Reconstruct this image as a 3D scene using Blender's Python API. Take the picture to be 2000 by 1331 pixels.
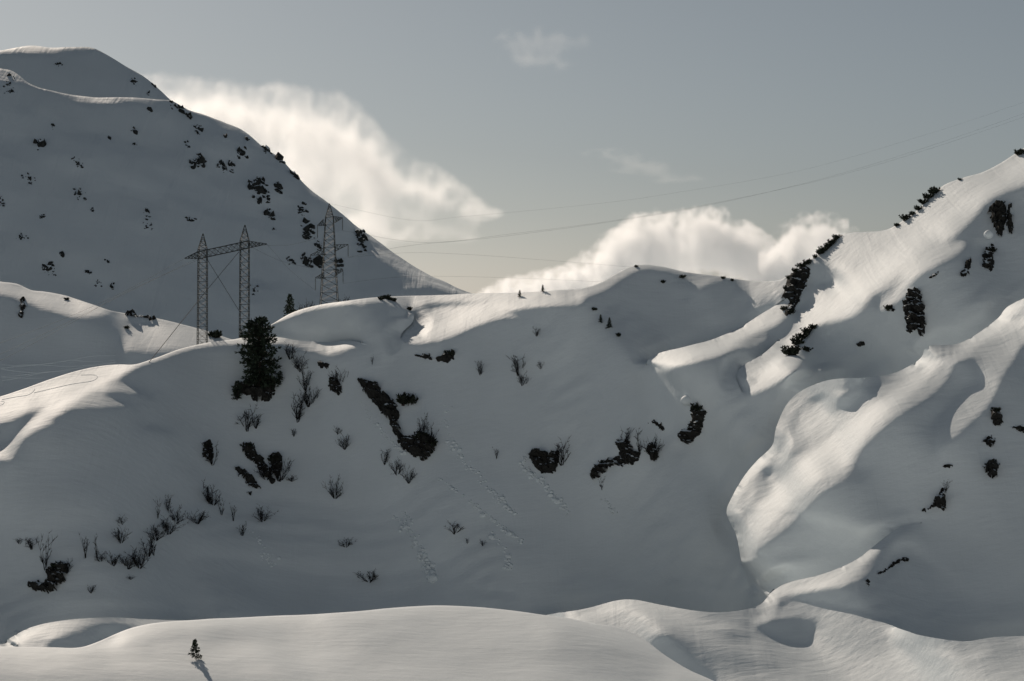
import bpy, bmesh, math, random, time
import numpy as np
from mathutils import Vector, Matrix
random.seed(7); np.random.seed(7)
T_START = time.time()
for o in list(bpy.data.objects): bpy.data.objects.remove(o)
scene = bpy.context.scene; COL = scene.collection
# ---------------------------------------------------------------- view constants (photo pixels 2000 x 1331)
PW, PH, FPX = 2000.0, 1331.0, 4010.0
HORIZON = 600.0                                     # photo row of the level horizon
PITCH = math.atan((HORIZON - PH/2)/FPX)             # camera looks slightly down
SUN_AZ, SUN_EL = math.radians(24.0), math.radians(28.5)   # sun: left of the view axis, beyond the scene
SUN = np.array([-math.sin(SUN_AZ)*math.cos(SUN_EL), math.cos(SUN_AZ)*math.cos(SUN_EL), math.sin(SUN_EL)])
SKY_STRENGTH, SKY_SAT, SUN_STRENGTH, EXPOSURE = .05, .50, 4.5, -.50
HAZE = 0
CP, SP = math.cos(PITCH), math.sin(PITCH)


# ---------------------------------------------------------------- camera
cam = bpy.data.cameras.new('camera'); cam.sensor_width = 36; cam.lens = 36*FPX/PW; cam.clip_start = 1; cam.clip_end = 60000
cam_obj = bpy.data.objects.new('camera', cam); COL.objects.link(cam_obj); cam_obj.rotation_euler = (math.pi/2 + PITCH, 0, 0)
scene.camera = cam_obj
# ---------------------------------------------------------------- sky and sun
world = bpy.data.worlds.new('World'); scene.world = world; world.use_nodes = True
nt = world.node_tree; nt.nodes.clear()
sky = nt.nodes.new('ShaderNodeTexSky'); sky.sky_type = 'NISHITA'; sky.sun_disc = False
sky.sun_elevation = SUN_EL; sky.sun_rotation = -SUN_AZ; sky.altitude = 2900; sky.air_density = 1.0; sky.dust_density = 8.0; sky.ozone_density = 1.0
hs = nt.nodes.new('ShaderNodeHueSaturation'); hs.inputs["Saturation"].default_value = SKY_SAT; hs.inputs["Hue"].default_value = .49
bg = nt.nodes.new('ShaderNodeBackground'); bg.inputs['Strength'].default_value = SKY_STRENGTH
wo = nt.nodes.new('ShaderNodeOutputWorld')
nt.links.new(sky.outputs[0], hs.inputs['Color']); tint = nt.nodes.new('ShaderNodeMix'); tint.data_type = 'RGBA'; tint.blend_type = 'MULTIPLY'; tint.inputs['Factor'].default_value = 1; tint.inputs['B'].default_value = (.955, .99, .99, 1)
nt.links.new(hs.outputs[0], tint.inputs['A']); nt.links.new(tint.outputs['Result'], bg.inputs['Color']); nt.links.new(bg.outputs[0], wo.inputs['Surface'])
sun = bpy.data.lights.new('sun', 'SUN'); sun.energy = SUN_STRENGTH; sun.angle = math.radians(.53); sun.color = (1, .86, .72)
sun_obj = bpy.data.objects.new('sun', sun); COL.objects.link(sun_obj)
sun_obj.rotation_euler = Vector(SUN).to_track_quat('Z', 'Y').to_euler()
vs = scene.view_settings; vs.view_transform = 'Standard'; vs.look = 'None'; vs.exposure = EXPOSURE; vs.gamma = 1; vs.use_curve_mapping = False
cy = scene.cycles; cy.max_bounces = 12; cy.diffuse_bounces = 2; cy.volume_bounces = 10; cy.use_denoising = True; cy.use_adaptive_sampling = True; cy.adaptive_threshold = .02
def ray(px, py):
    """direction of the sight line through a photo pixel, scaled to 1 along the view axis"""
    x = (np.asarray(px, float) - PW/2)/FPX; v = -(np.asarray(py, float) - PH/2)/FPX
    return np.stack(np.broadcast_arrays(x, CP - v*SP, SP + v*CP), -1)
def at(px, py, D):
    return ray(px, py)*np.asarray(D, float)[..., None]

def curve(pts, n=6):
    """closed Catmull-Rom outline"""
    p = np.array(pts, float); k = len(p); out = []
    for i in range(k):
        a, b, c, d = p[i-1], p[i], p[(i+1) % k], p[(i+2) % k]
        for t in np.arange(n)/n:
            out.append(.5*((2*b) + (c-a)*t + (2*a-5*b+4*c-d)*t*t + (3*b-a-3*c+d)*t**3))
    return np.array(out)
def inside(poly, X, Y):
    r = np.zeros(X.shape, bool); n = len(poly)
    for i in range(n):
        x0, y0 = poly[i-1]; x1, y1 = poly[i]
        if y0 == y1: continue
        c = ((y0 > Y) != (y1 > Y)); r ^= c & (X < (x1-x0)*(Y-y0)/(y1-y0) + x0)
    return r
def blur(a, s):
    if s < .3: return a
    r = int(3*s) + 1; k = np.exp(-.5*(np.arange(-r, r+1)/s)**2); k /= k.sum()
    for ax in (0, 1):
        p = np.pad(a, [(r, r) if i == ax else (0, 0) for i in (0, 1)], mode='edge'); o = 0
        for i, w in enumerate(k): o = o + w*(p[i:i+a.shape[0]] if ax == 0 else p[:, i:i+a.shape[1]])
        a = o
    return a
def interp(tab, x):
    t = np.array(tab, float); return np.interp(x, t[:, 0], t[:, 1])
def smooth_interp(tab, x):
    """monotone-ish smooth curve through a crest table"""
    t = np.array(tab, float); X, Y = t[:, 0], t[:, 1]
    m = np.gradient(Y, X); i = np.clip(np.searchsorted(X, x)-1, 0, len(X)-2)
    h = X[i+1]-X[i]; u = np.clip((x-X[i])/h, 0, 1)
    return ((1+2*u)*(1-u)**2*Y[i] + u*(1-u)**2*h*m[i] + u*u*(3-2*u)*Y[i+1] + u*u*(u-1)*h*m[i+1])

def paint(x0, x1, y0, y1, h, shapes, base=-.2):
    """how squarely the snow faces the sun: cosine targets, negative = turned away"""
    X, Y = np.meshgrid(np.arange(x0+h/2, x1, h), np.arange(y0+h/2, y1, h))
    T = np.full(X.shape, base)
    for pts, s, sg in shapes:
        p = curve(pts); m = np.zeros(X.shape); pad = 4*sg + 2*h
        b = (p[:, 0].min()-pad, p[:, 0].max()+pad, p[:, 1].min()-pad, p[:, 1].max()+pad)
        i0, i1 = max(0, int((b[0]-x0)/h)), max(0, int((b[1]-x0)/h)+1); j0, j1 = max(0, int((b[2]-y0)/h)), max(0, int((b[3]-y0)/h)+1)
        if i1 <= i0 or j1 <= j0: continue
        sx, sy = X[j0:j1, i0:i1], Y[j0:j1, i0:i1]
        if sx.size == 0: continue
        m = sum(inside(p, sx+dx*h, sy+dy*h).astype(float) for dx in (-.25, .25) for dy in (-.25, .25))/4
        m = blur(m, sg/h); T[j0:j1, i0:i1] = T[j0:j1, i0:i1]*(1-m) + s*m
    return T

def solve(x0, x1, y0, y1, shapes, anchors, h=4, base=-.2, lam_t=4., lam_m=.004, lam_0=.04, its=(260, 200, 150, 110), valid=None, cuts=(), hold=1.):
    """log depth over a pixel raster whose slopes face the sun as painted and pass near the anchor depths"""
    T4 = paint(x0, x1, y0, y1, h, shapes, base)
    an = np.array(anchors, float); d = None
    steps = [h*8, h*4, h*2, h]
    for lv, H in enumerate(steps):
        k = H//h; nj, ni = -(-T4.shape[0]//k), -(-T4.shape[1]//k)
        Tp = np.pad(T4, ((0, nj*k-T4.shape[0]), (0, ni*k-T4.shape[1])), mode='edge')
        T = Tp.reshape(nj, k, ni, k).mean((1, 3))
        xs, ys = x0 + H*np.arange(ni+1), y0 + H*np.arange(nj+1)
        X, Y = np.meshgrid(xs, ys)
        # prior: thin-plate spline of the anchors
        J, nb = steps_of(cuts, X, Y); d0 = tps(an, X, Y) + J; l0 = lam_0 + hold*(8, 5, 2, .6)[lv]*np.exp(-(nb/(60, 50, 40, 30)[lv])**2)
        Xc, Yc = np.meshgrid(xs[:-1]+H/2, ys[:-1]+H/2); r = ray(Xc, Yc)
        ru = np.array([1., 0, 0]); rv = np.array([0, SP, -CP])
        e0 = -np.cross(ru, rv); e1 = -np.cross(r, rv); e2 = -np.cross(ru, r)
        A, B, C = e0@SUN, e1@SUN, e2@SUN
        g = FPX/(2*H)
        cb = steps_of(cuts, Xc, Yc)[1]; near = 1.; keep = np.where(cb < H*.62, 1e-4, 1.)
        def G(d): return g*(d[:-1, 1:]-d[:-1, :-1]+d[1:, 1:]-d[1:, :-1]), g*(d[1:, :-1]-d[:-1, :-1]+d[1:, 1:]-d[:-1, 1:])
        def GT(p, q):
            o = np.zeros(X.shape); o[:-1, 1:] += p-q; o[:-1, :-1] += -p-q; o[1:, 1:] += p+q; o[1:, :-1] += -p+q
            return o*g
        c2 = FPX/H**2
        def TP(d): return c2*(d[:, 2:]-2*d[:, 1:-1]+d[:, :-2]), c2*(d[2:]-2*d[1:-1]+d[:-2]), c2*(d[1:, 1:]-d[1:, :-1]-d[:-1, 1:]+d[:-1, :-1])
        def TPT(a, b, c, wa, wb, wc):
            o = np.zeros(X.shape); a = a*wa*c2; b = b*wb*c2; c = 2*c*wc*c2
            o[:, 2:] += a; o[:, 1:-1] -= 2*a; o[:, :-2] += a; o[2:] += b; o[1:-1] -= 2*b; o[:-2] += b
            o[1:, 1:] += c; o[1:, :-1] -= c; o[:-1, 1:] -= c; o[:-1, :-1] += c
            return o
        if d is None: d = d0.copy()
        else: d = d0 + up(d-dprev0, X.shape)*(1-np.exp(-(nb/(2.4*H))**2))
        P0, Q0 = G(d0)
        lam = lam_t*(1 if H > 8 else 1)
        for outer in range(5 if lv < 2 else 4):
            p, q = G(d); N = np.sqrt(((e0 + p[..., None]*e1 + q[..., None]*e2)**2).sum(-1)); N = np.clip(N, 1, 9)
            s = (A + B*p + C*q)/N
            w = np.where(T > .02, 1., .05 + 1.4/(1+np.exp(-np.clip((s+.07)/.025, -40, 40))))
            if valid is not None: w = w*valid(Xc, Yc)
            w = w*np.where(keep < 1, 0, 1); wt = lam/N**2*keep*near
            wp = np.pad(wt, ((0, 1), (0, 1)), mode='edge')
            wa, wb, wc = np.minimum(wp[:, 1:-1], wp[:, :-2]), np.minimum(wp[1:-1], wp[:-2]), wt
            wa[1:] = np.minimum(wa[1:], wa[:-1]); wb[:, 1:] = np.minimum(wb[:, 1:], wb[:, :-1])
            wm = lam_m/N**2*keep
            def Aop(x):
                p, q = G(x); t = w*(B*p + C*q)/N**2
                o = GT(t*B + wm*p, t*C + wm*q)
                return o + TPT(*TP(x), wa, wb, wc) + l0*x
            t = w*(T*N - A)/N**2
            b = GT(t*B + wm*P0, t*C + wm*Q0) + l0*d0
            # preconditioned CG (Jacobi)
            dg = l0.copy() 
            dd = (w*(B**2+C**2)/N**2 + 2*wm)*g*g
            for sl in ((slice(0, -1), slice(0, -1)), (slice(0, -1), slice(1, None)), (slice(1, None), slice(0, -1)), (slice(1, None), slice(1, None))): dg[sl] += dd
            dg += 20*wp*c2*c2
            x = d; rr = b - Aop(x); z = rr/dg; pp = z.copy(); rz = (rr*z).sum()
            for _ in range(its[lv]):
                Ap = Aop(pp); al = rz/(pp*Ap).sum(); x = x + al*pp; rr = rr - al*Ap; z = rr/dg; rn = (rr*z).sum()
                if rn < 1e-16: break
                pp = z + (rn/rz)*pp; rz = rn
            d = x
        dprev0 = d0
    return xs, ys, ease_edges(cuts, X, Y, d, h)
def open_curve(pts, vals, n=5):
    p = np.c_[np.array(pts, float), np.array(vals, float)]; q = np.r_[[2*p[0]-p[1]], p, [2*p[-1]-p[-2]]]; out = []
    for i in range(1, len(q)-2):
        a, b, c, d = q[i-1:i+3]
        for t in np.arange(n)/n: out.append(.5*(2*b + (c-a)*t + (2*a-5*b+4*c-d)*t*t + (3*b-a-3*c+d)*t**3))
    return np.array(out + [p[-1]])
def nearest_on(c, X, Y):
    """distance, signed side (+ below the line), step value, foot point and outward normal on an open curve"""
    dist = np.full(X.shape, 1e9); side = np.zeros(X.shape); val = np.zeros(X.shape); fx = np.zeros(X.shape); fy = np.zeros(X.shape)
    for k in range(len(c)-1):
        a, b = c[k], c[k+1]; v = b-a; t = np.clip(((X-a[0])*v[0]+(Y-a[1])*v[1])/(v[0]**2+v[1]**2), 0, 1)
        gx, gy = a[0]+t*v[0], a[1]+t*v[1]; d = np.hypot(X-gx, Y-gy); s = (v[0]*(Y-a[1]) - v[1]*(X-a[0]))/math.hypot(v[0], v[1])
        m = (d < dist-1e-6) | ((d < dist+1e-6) & (np.abs(s) > np.abs(side)))
        dist = np.where(m, d, dist); side = np.where(m, s, side); val = np.where(m, a[2]+t*v[2], val); fx = np.where(m, gx, fx); fy = np.where(m, gy, fy)
    return dist, side, val, fx, fy
def steps_of(cuts, X, Y):
    """relative depth steps of the hiding edges (nearer on the side below the line) and distance to the nearest edge"""
    J = np.zeros(X.shape); best = np.full(X.shape, 1e9)
    for pts, jmp, L in cuts:
        c = open_curve(pts, jmp, 4); pad = 2.3*L
        jj, ii = np.where((X > c[:, 0].min()-pad) & (X < c[:, 0].max()+pad) & (Y > c[:, 1].min()-pad) & (Y < c[:, 1].max()+pad))
        if not len(jj): continue
        sl = (slice(jj.min(), jj.max()+1), slice(ii.min(), ii.max()+1))
        dist, side, val, _, _ = nearest_on(c, X[sl], Y[sl])
        J[sl] -= np.where(side > 0, val*np.exp(-(dist/L)**2), 0)
        best[sl] = np.minimum(best[sl], np.where(val > .002, dist, 1e9))
    return J, best
def ease_edges(cuts, X, Y, d, h, reach=9, sig=24.):
    """even out the raster along the hiding edges (never across them)"""
    if not cuts: return d
    sol = (X[0], Y[:, 0], d); out = d.copy()
    for pts, jmp, L in cuts:
        c = open_curve(pts, jmp, 6); s = np.r_[0, np.cumsum(np.hypot(*np.diff(c[:, :2], axis=0).T))]; S = np.arange(0, s[-1], 3.); q = np.stack([np.interp(S, s, c[:, k]) for k in range(3)], 1)
        if len(S) < 12: continue
        tn = np.gradient(q[:, :2], axis=0); tn /= np.linalg.norm(tn, axis=1, keepdims=True); nm = np.c_[-tn[:, 1], tn[:, 0]]
        for k in range(2): nm[:, k] = np.convolve(np.pad(nm[:, k], 6, mode='edge'), np.ones(13)/13, 'valid')
        nm /= np.linalg.norm(nm, axis=1, keepdims=True)
        jj, ii = np.where((X > c[:, 0].min()-44) & (X < c[:, 0].max()+44) & (Y > c[:, 1].min()-44) & (Y < c[:, 1].max()+44))
        x, y = X[jj, ii], Y[jj, ii]; best = np.full(x.shape, 1e9); arg = np.zeros(x.shape, int)
        for m in range(len(S)):
            e = (x-q[m, 0])**2 + (y-q[m, 1])**2; u = e < best; best[u] = e[u]; arg[u] = m
        off = (x-q[arg, 0])*nm[arg, 0] + (y-q[arg, 1])*nm[arg, 1]; ok = (best < (reach*h)**2) & (arg > 1) & (arg < len(S)-2)
        O = np.arange(1.5*h, (reach+.1)*h, h*.75); g = np.exp(-.5*(np.arange(-20, 21)*3./sig)**2); g /= g.sum()
        for sg in (1, -1):
            Z = np.log(sample(sol, q[:, 0, None]+sg*nm[:, 0, None]*O, q[:, 1, None]+sg*nm[:, 1, None]*O)); D = np.zeros(Z.shape)
            for k in range(len(O)):
                z = Z[:, k]; zp = np.r_[2*z[0]-z[20:0:-1], z, 2*z[-1]-z[-2:-22:-1]] if len(z) > 21 else np.pad(z, 20, mode='edge')
                D[:, k] = np.convolve(zp, g, 'valid') - z
            D *= (np.clip((O[-1]-O)/(4*h), 0, 1)*np.clip(q[:, 2, None]/.02, 0, 1))
            u = ok & (off*sg > 0); f = np.clip((np.abs(off[u])-O[0])/(h*.75), 0, len(O)-1.001); a = f.astype(int); b = f-a
            out[jj[u], ii[u]] += D[arg[u], a]*(1-b) + D[arg[u], a+1]*b
    return out
def up(a, shape):
    o = np.zeros((a.shape[0]*2-1, a.shape[1]*2-1)); o[::2, ::2] = a; o[1::2, ::2] = (a[1:]+a[:-1])/2; o[:, 1::2] = (o[:, 2::2]+o[:, :-2:2])/2
    o = o[:shape[0], :shape[1]]
    return np.pad(o, ((0, shape[0]-o.shape[0]), (0, shape[1]-o.shape[1])), mode='edge')
def tps(an, X, Y, reg=1e-3):
    P = an[:, :2]/1000; v = np.log(an[:, 2]); n = len(P)
    def U(r2): return np.where(r2 > 0, .5*r2*np.log(r2+1e-12), 0)
    K = U(((P[:, None]-P[None])**2).sum(-1)) + reg*np.eye(n)
    Q = np.c_[np.ones(n), P]; M = np.block([[K, Q], [Q.T, np.zeros((3, 3))]])
    c = np.linalg.solve(M, np.r_[v, 0, 0, 0]); o = c[n] + c[n+1]*X/1000 + c[n+2]*Y/1000
    for i in range(n): o = o + c[i]*U((X/1000-P[i, 0])**2 + (Y/1000-P[i, 1])**2)
    return o
def sample(sol, px, py):
    xs, ys, d = sol; h = xs[1]-xs[0]
    u = np.clip((px-xs[0])/h, 0, len(xs)-1.001); v = np.clip((py-ys[0])/h, 0, len(ys)-1.001)
    i, j = u.astype(int), v.astype(int); a, b = u-i, v-j
    return np.exp(d[j, i]*(1-a)*(1-b) + d[j, i+1]*a*(1-b) + d[j+1, i]*(1-a)*b + d[j+1, i+1]*a*b)

def split_sample(sol, cuts, PX, PY, h):
    """sample the depth raster without bleeding across hiding edges; vertices close to an edge move onto it.
    returns px, py, depth, and per edge a side code (0 far from it, -1 behind, +1 in front)"""
    PX, PY = PX.copy(), PY.copy(); D = sample(sol, PX, PY); codes = []
    for pts, jmp, L in cuts:
        c = open_curve(pts, jmp, 4); code = np.zeros(PX.shape, np.int8)
        jj, ii = np.where((PX > c[:, 0].min()-30) & (PX < c[:, 0].max()+30) & (PY > c[:, 1].min()-30) & (PY < c[:, 1].max()+30))
        x, y = PX[jj, ii], PY[jj, ii]; dist, side, val, fx, fy = nearest_on(c, x, y)
        k = (dist < 3*h) & (val > .004) & (np.abs(side) > dist*.8); code[jj[k], ii[k]] = np.where(side[k] > 0, 1, -1)
        q = np.stack([code[:-1, :-1], code[1:, :-1], code[1:, 1:], code[:-1, 1:]]); cr = (q.max(0) == 1) & (q.min(0) == -1)
        onto = np.zeros(PX.shape, bool); onto[:-1, :-1] |= cr; onto[1:, :-1] |= cr; onto[1:, 1:] |= cr; onto[:-1, 1:] |= cr
        jj, ii, x, y, dist, side, fx, fy = (a[k] for a in (jj, ii, x, y, dist, side, fx, fy))
        nx, ny = (x-fx)/np.maximum(dist, 1e-6), (y-fy)/np.maximum(dist, 1e-6)
        d1 = np.log(sample(sol, fx+nx*1.7*h, fy+ny*1.7*h)); d2 = np.log(sample(sol, fx+nx*3.2*h, fy+ny*3.2*h))
        snap = onto[jj, ii]; nd = np.where(snap, 0, dist); x2, y2 = np.where(snap, fx, x), np.where(snap, fy, y)
        e = d1 + np.clip((d2-d1)/(1.5*h)*(nd-1.7*h), -.02, .02)
        use = nd < 1.7*h; PX[jj, ii], PY[jj, ii] = x2, y2; D[jj, ii] = np.where(use, np.exp(e), D[jj, ii])
        codes.append(code)
    return PX, PY, D, codes
def edge_depths(sol, c, h):
    """depth in front of and behind each point of a hiding edge"""
    t = np.gradient(c[:, :2], axis=0); t /= np.linalg.norm(t, axis=1, keepdims=True); n = np.c_[-t[:, 1], t[:, 0]]; out = []
    for sg in (1, -1):
        d1 = np.log(sample(sol, c[:, 0]+sg*n[:, 0]*1.7*h, c[:, 1]+sg*n[:, 1]*1.7*h)); d2 = np.log(sample(sol, c[:, 0]+sg*n[:, 0]*3.2*h, c[:, 1]+sg*n[:, 1]*3.2*h))
        out.append(np.exp(d1 - np.clip((d2-d1)/1.5*1.7, -.02, .02)))
    return out
# ---------------------------------------------------------------- crest lines (photo pixels)
MAIN_TOP = [(-140,812),(-60,792),(0,775),(60,754),(120,733),(185,717),(235,712),(262,712),(300,700),(345,684),(400,671),(470,660),(500,652),(525,638),(570,612),(620,597),(680,588),(760,580),(850,577),(930,574),(1000,573),(1080,569),(1140,563),(1175,552),(1205,535),(1225,525),(1250,519),(1290,522),(1340,533),(1400,540),(1440,546),(1490,550),(1530,545),(1555,528),(1580,510),(1610,490),(1640,464),(1665,455),(1690,453),(1740,445),(1765,430),(1790,412),(1815,385),(1840,364),(1880,348),(1920,337),(1945,325),(2000,290),(2060,255),(2140,215)]
RISE_TOP = [(-140,1266),(0,1262),(100,1263),(165,1262),(195,1252),(225,1238),(250,1228),(290,1218),(330,1213),(400,1209),(500,1205),(600,1199),(700,1193),(760,1188),(850,1184),(930,1187),(1000,1193),(1060,1200),(1110,1206),(1153,1215),(1214,1227),(1250,1244),(1300,1280),(1345,1308),(1390,1330),(1460,1362),(1560,1400)]
HILL_TOP = [(-140,530),(-60,541),(0,551),(35,556),(63,568),(84,570),(105,573),(130,578),(175,592),(220,607),(245,612),(305,622),(350,632),(400,645),(435,657),(470,668),(540,690),(640,720)]
MOUNT_TOP = [(-140,110),(-60,126),(0,138),(25,142),(55,160),(80,170),(110,178),(150,187),(215,190),(305,190),(335,193),(370,212),(400,222),(440,236),(470,250),(490,265),(520,290),(545,306),(565,325),(590,352),(620,380),(650,406),(700,441),(760,482),(830,528),(880,553),(930,573),(980,590),(1060,612)]
PEAK_TOP = [(-140,118),(-60,103),(0,97),(30,92),(60,89),(100,93),(140,92),(185,95),(210,107),(240,124),(290,154),(310,172),(332,194),(380,230),(450,290)]
# ---------------------------------------------------------------- how the snow faces the sun: (outline, cosine, edge softness)
R = .36
MAIN = [
 # soft lit top of the left spur and the fan below it
 ([(-150,790),(0,768),(120,726),(235,704),(270,705),(262,722),(230,742),(190,765),(150,790),(110,797),(60,806),(25,822),(-20,832),(-150,850)], .30, 4),
 ([(262,716),(215,748),(225,744),(262,754),(285,768),(272,773),(225,768),(205,772),(245,784),(268,798),(245,796),(180,798),(140,800),(120,812),(95,826),(120,826),(70,846),(45,862),(20,905),(0,900),(-40,925),(-60,905),(-10,880),(30,845),(70,810),(110,788),(160,765),(205,740),(240,722)], .22, 3),
 ([(266,713),(200,752),(150,782),(100,806),(60,838),(20,874),(-60,920),(-60,900),(0,876),(40,842),(90,800),(140,772),(200,742),(250,716)], .40, 3),
 ([(36,868),(30,882),(20,908),(16,912),(22,888)], .3, 2),
 ([(288,764),(298,768),(313,761),(306,768),(298,774),(292,785),(291,774)], .28, 1.5),
 ([(283,832),(290,826),(300,830),(320,838),(334,836),(326,846),(318,860),(319,845),(300,842),(284,840)], .22, 2),
 # thin lip of the crest below the pylons
 ([(255,708),(300,694),(345,678),(400,664),(470,652),(470,671),(400,679),(345,692),(300,708),(262,720)], R, 2),
 ([(470,650),(540,652),(580,662),(640,668),(680,664),(722,673),(690,680),(660,690),(632,697),(618,694),(618,682),(600,675),(540,672),(470,670)], R, 3),
 # crest of the middle ridge
 ([(516,640),(570,604),(620,590),(680,580),(745,572),(760,590),(700,594),(620,605),(570,621),(530,642)], R, 2),
 ([(740,572),(850,569),(1000,565),(1130,558),(1205,528),(1250,511),(1300,514),(1345,526),(1340,545),(1318,538),(1290,530),(1250,530),(1215,548),(1180,570),(1140,584),(1142,592),(1125,598),(1060,600),(1010,606),(980,608),(1000,615),(1030,628),(985,622),(950,632),(915,645),(880,660),(845,669),(800,672),(784,662),(790,648),(806,637),(808,620),(802,608),(780,603),(750,592)], .30, 2.5),
 ([(785,660),(800,645),(850,632),(900,615),(950,602),(1020,590),(1090,582),(1090,588),(1010,602),(950,618),(890,645),(840,662),(800,668)], .40, 6),
 ([(804,604),(840,594),(880,591),(960,589),(920,594),(870,599),(830,605)], -.12, 2),
 ([(1030,583),(1070,577),(1110,574),(1070,580)], -.05, 1.5),
 ([(1325,532),(1400,536),(1440,542),(1415,548),(1385,560),(1360,572),(1345,566),(1335,548)], .20, 4),
 # saddle
 ([(1430,538),(1490,544),(1540,538),(1545,560),(1530,578),(1500,592),(1480,604),(1474,596),(1455,570),(1440,555)], .22, 2.5),
 # right hillside: long lit nose
 ([(1482,620),(1515,602),(1535,590),(1545,600),(1530,622),(1500,648),(1450,676),(1380,704),(1320,720),(1290,727),(1272,718),(1267,704),(1280,693),(1330,681),(1400,661),(1450,638)], .36, 3),
 ([(1270,700),(1300,690),(1400,668),(1480,634),(1520,605),(1520,620),(1440,668),(1340,700),(1290,714)], .42, 5),
 # right hillside: broad lit shoulder
 ([(1437,735),(1450,715),(1490,692),(1520,665),(1545,640),(1560,600),(1575,560),(1590,500),(1640,456),(1690,446),(1740,437),(1790,404),(1840,356),(1880,340),(1950,314),(2010,280),(2150,200),(2150,290),(2010,362),(1965,378),(1930,396),(1905,425),(1875,455),(1850,475),(1885,470),(1880,492),(1840,515),(1800,538),(1775,560),(1755,585),(1735,604),(1716,606),(1716,590),(1735,568),(1715,575),(1695,590),(1680,612),(1650,626),(1615,634),(1600,650),(1585,672),(1570,700),(1550,730),(1515,755),(1480,768),(1458,776),(1452,752)], .36, 4),
 ([(1545,672),(1600,600),(1680,540),(1760,480),(1850,410),(1940,355),(2010,310),(2010,330),(1930,375),(1840,440),(1760,520),(1690,570),(1630,610),(1570,680),(1500,735),(1470,740),(1490,715)], .46, 9),
 ([(1590,514),(1605,512),(1620,528),(1631,545),(1615,552),(1595,556),(1587,540)], -.12, 2),
 ([(1555,592),(1575,572),(1581,580),(1572,596),(1556,606)], -.1, 2),
 ([(1590,640),(1622,626),(1605,652),(1580,690),(1560,697),(1562,680),(1578,660)], -.08, 3),
 ([(1750,560),(1735,592),(1718,580),(1740,555),(1770,530)], .0, 6),
 ([(1462,678),(1500,655),(1530,632),(1545,635),(1520,662),(1485,688),(1460,700)], -.06, 4),
 ([(1800,552),(1820,535),(1790,560),(1760,585),(1730,606),(1716,606),(1725,588),(1755,570)], .3, 3),
 # lower spur
 ([(1520,838),(1519,822),(1537,792),(1560,768),(1600,748),(1640,740),(1690,716),(1750,698),(1720,722),(1680,745),(1650,760),(1640,785),(1630,798),(1650,800),(1672,788),(1684,760),(1700,746),(1740,734),(1780,712),(1798,702),(1800,684),(1815,676),(1850,675),(1870,672),(1915,652),(1911,642),(1950,622),(1985,590),(2010,580),(2150,520),(2150,600),(2010,668),(1985,700),(1965,730),(1950,760),(1935,790),(1915,812),(1900,825),(1880,845),(1855,865),(1835,880),(1830,890),(1822,830),(1850,795),(1880,760),(1910,740),(1905,710),(1880,695),(1868,712),(1850,745),(1820,775),(1780,800),(1740,825),(1700,862),(1680,885),(1665,920),(1650,940),(1640,944),(1605,965),(1570,1000),(1540,1030),(1500,1062),(1470,1080),(1450,1098),(1446,1075),(1440,1045),(1416,1003),(1426,970),(1448,932),(1474,902),(1504,872),(1514,850)], .24, 3),
 ([(1452,1088),(1452,1040),(1480,990),(1530,930),(1590,880),(1650,830),(1720,780),(1800,715),(1900,662),(2010,610),(2010,630),(1910,672),(1840,712),(1790,765),(1720,820),(1670,880),(1640,930),(1590,950),(1520,1010),(1475,1060)], .44, 5),
 ([(1524,830),(1545,795),(1600,768),(1632,770),(1625,800),(1665,808),(1620,835),(1570,862),(1528,868)], .34, 6),
 ([(1540,886),(1560,875),(1578,869),(1564,880),(1547,891)], .0, 2),
 ([(1606,952),(1560,985),(1600,935),(1640,925),(1650,938)], .16, 4),
 ([(1660,918),(1690,912),(1705,918),(1690,945),(1675,972),(1668,952)], .02, 4),
 # low ridge line, bottom right
 ([(1800,1024),(1760,1030),(1735,1045),(1700,1072),(1670,1098),(1640,1112),(1600,1122),(1560,1130),(1520,1148),(1480,1178),(1495,1190),(1560,1165),(1610,1150),(1655,1140),(1665,1122),(1690,1092),(1730,1062),(1770,1042)], .26, 3.5),
 ([(1480,1186),(1510,1166),(1560,1146),(1620,1132),(1660,1112),(1700,1082),(1740,1050),(1750,1048),(1700,1095),(1665,1125),(1610,1145),(1540,1165)], .40, 3),
 ([(1632,1180),(1655,1170),(1668,1160),(1665,1150),(1676,1145),(1672,1160),(1660,1172)], .26, 1.5),
 # sunlit snow behind the rise
 ([(1040,1204),(1100,1196),(1150,1188),(1200,1172),(1240,1172),(1300,1184),(1350,1194),(1420,1196),(1470,1184),(1540,1170),(1640,1184),(1700,1198),(1760,1225),(1800,1242),(1880,1254),(1930,1246),(2010,1240),(2160,1230),(2160,1500),(1040,1500)], .20, 4),
 ([(1230,1186),(1300,1192),(1400,1208),(1480,1200),(1560,1192),(1640,1186),(1540,1178),(1480,1190),(1420,1202),(1320,1190)], .12, 4),
 ([(1475,1222),(1510,1212),(1550,1206),(1590,1212),(1596,1222),(1584,1236),(1581,1256),(1545,1252),(1510,1242)], -.14, 3.5),
 ([(1400,1236),(1440,1238),(1470,1252),(1430,1252)], .06, 4),
 ([(1290,1240),(1326,1250),(1360,1285),(1400,1326),(1380,1340),(1330,1305),(1270,1262)], -.14, 3),
 ([(1330,1250),(1380,1262),(1460,1280),(1530,1300),(1480,1312),(1410,1316),(1370,1290)], .06, 7),
 ([(1590,1240),(1640,1218),(1700,1222),(1740,1245),(1700,1262),(1640,1268)], .18, 9),
 ([(1560,1300),(1700,1278),(1880,1262),(2010,1250),(2160,1240),(2160,1500),(1500,1500)], .27, 8),
 # left mound with its dish
 ([(-150,1290),(0,1262),(15,1250),(60,1226),(120,1212),(200,1207),(330,1211),(380,1230),(300,1300),(0,1300)], .28, 2.5),
 ([(92,1255),(148,1231),(191,1219),(239,1219),(258,1223),(226,1243),(170,1266),(100,1268)], -.12, 3.5),
]
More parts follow.
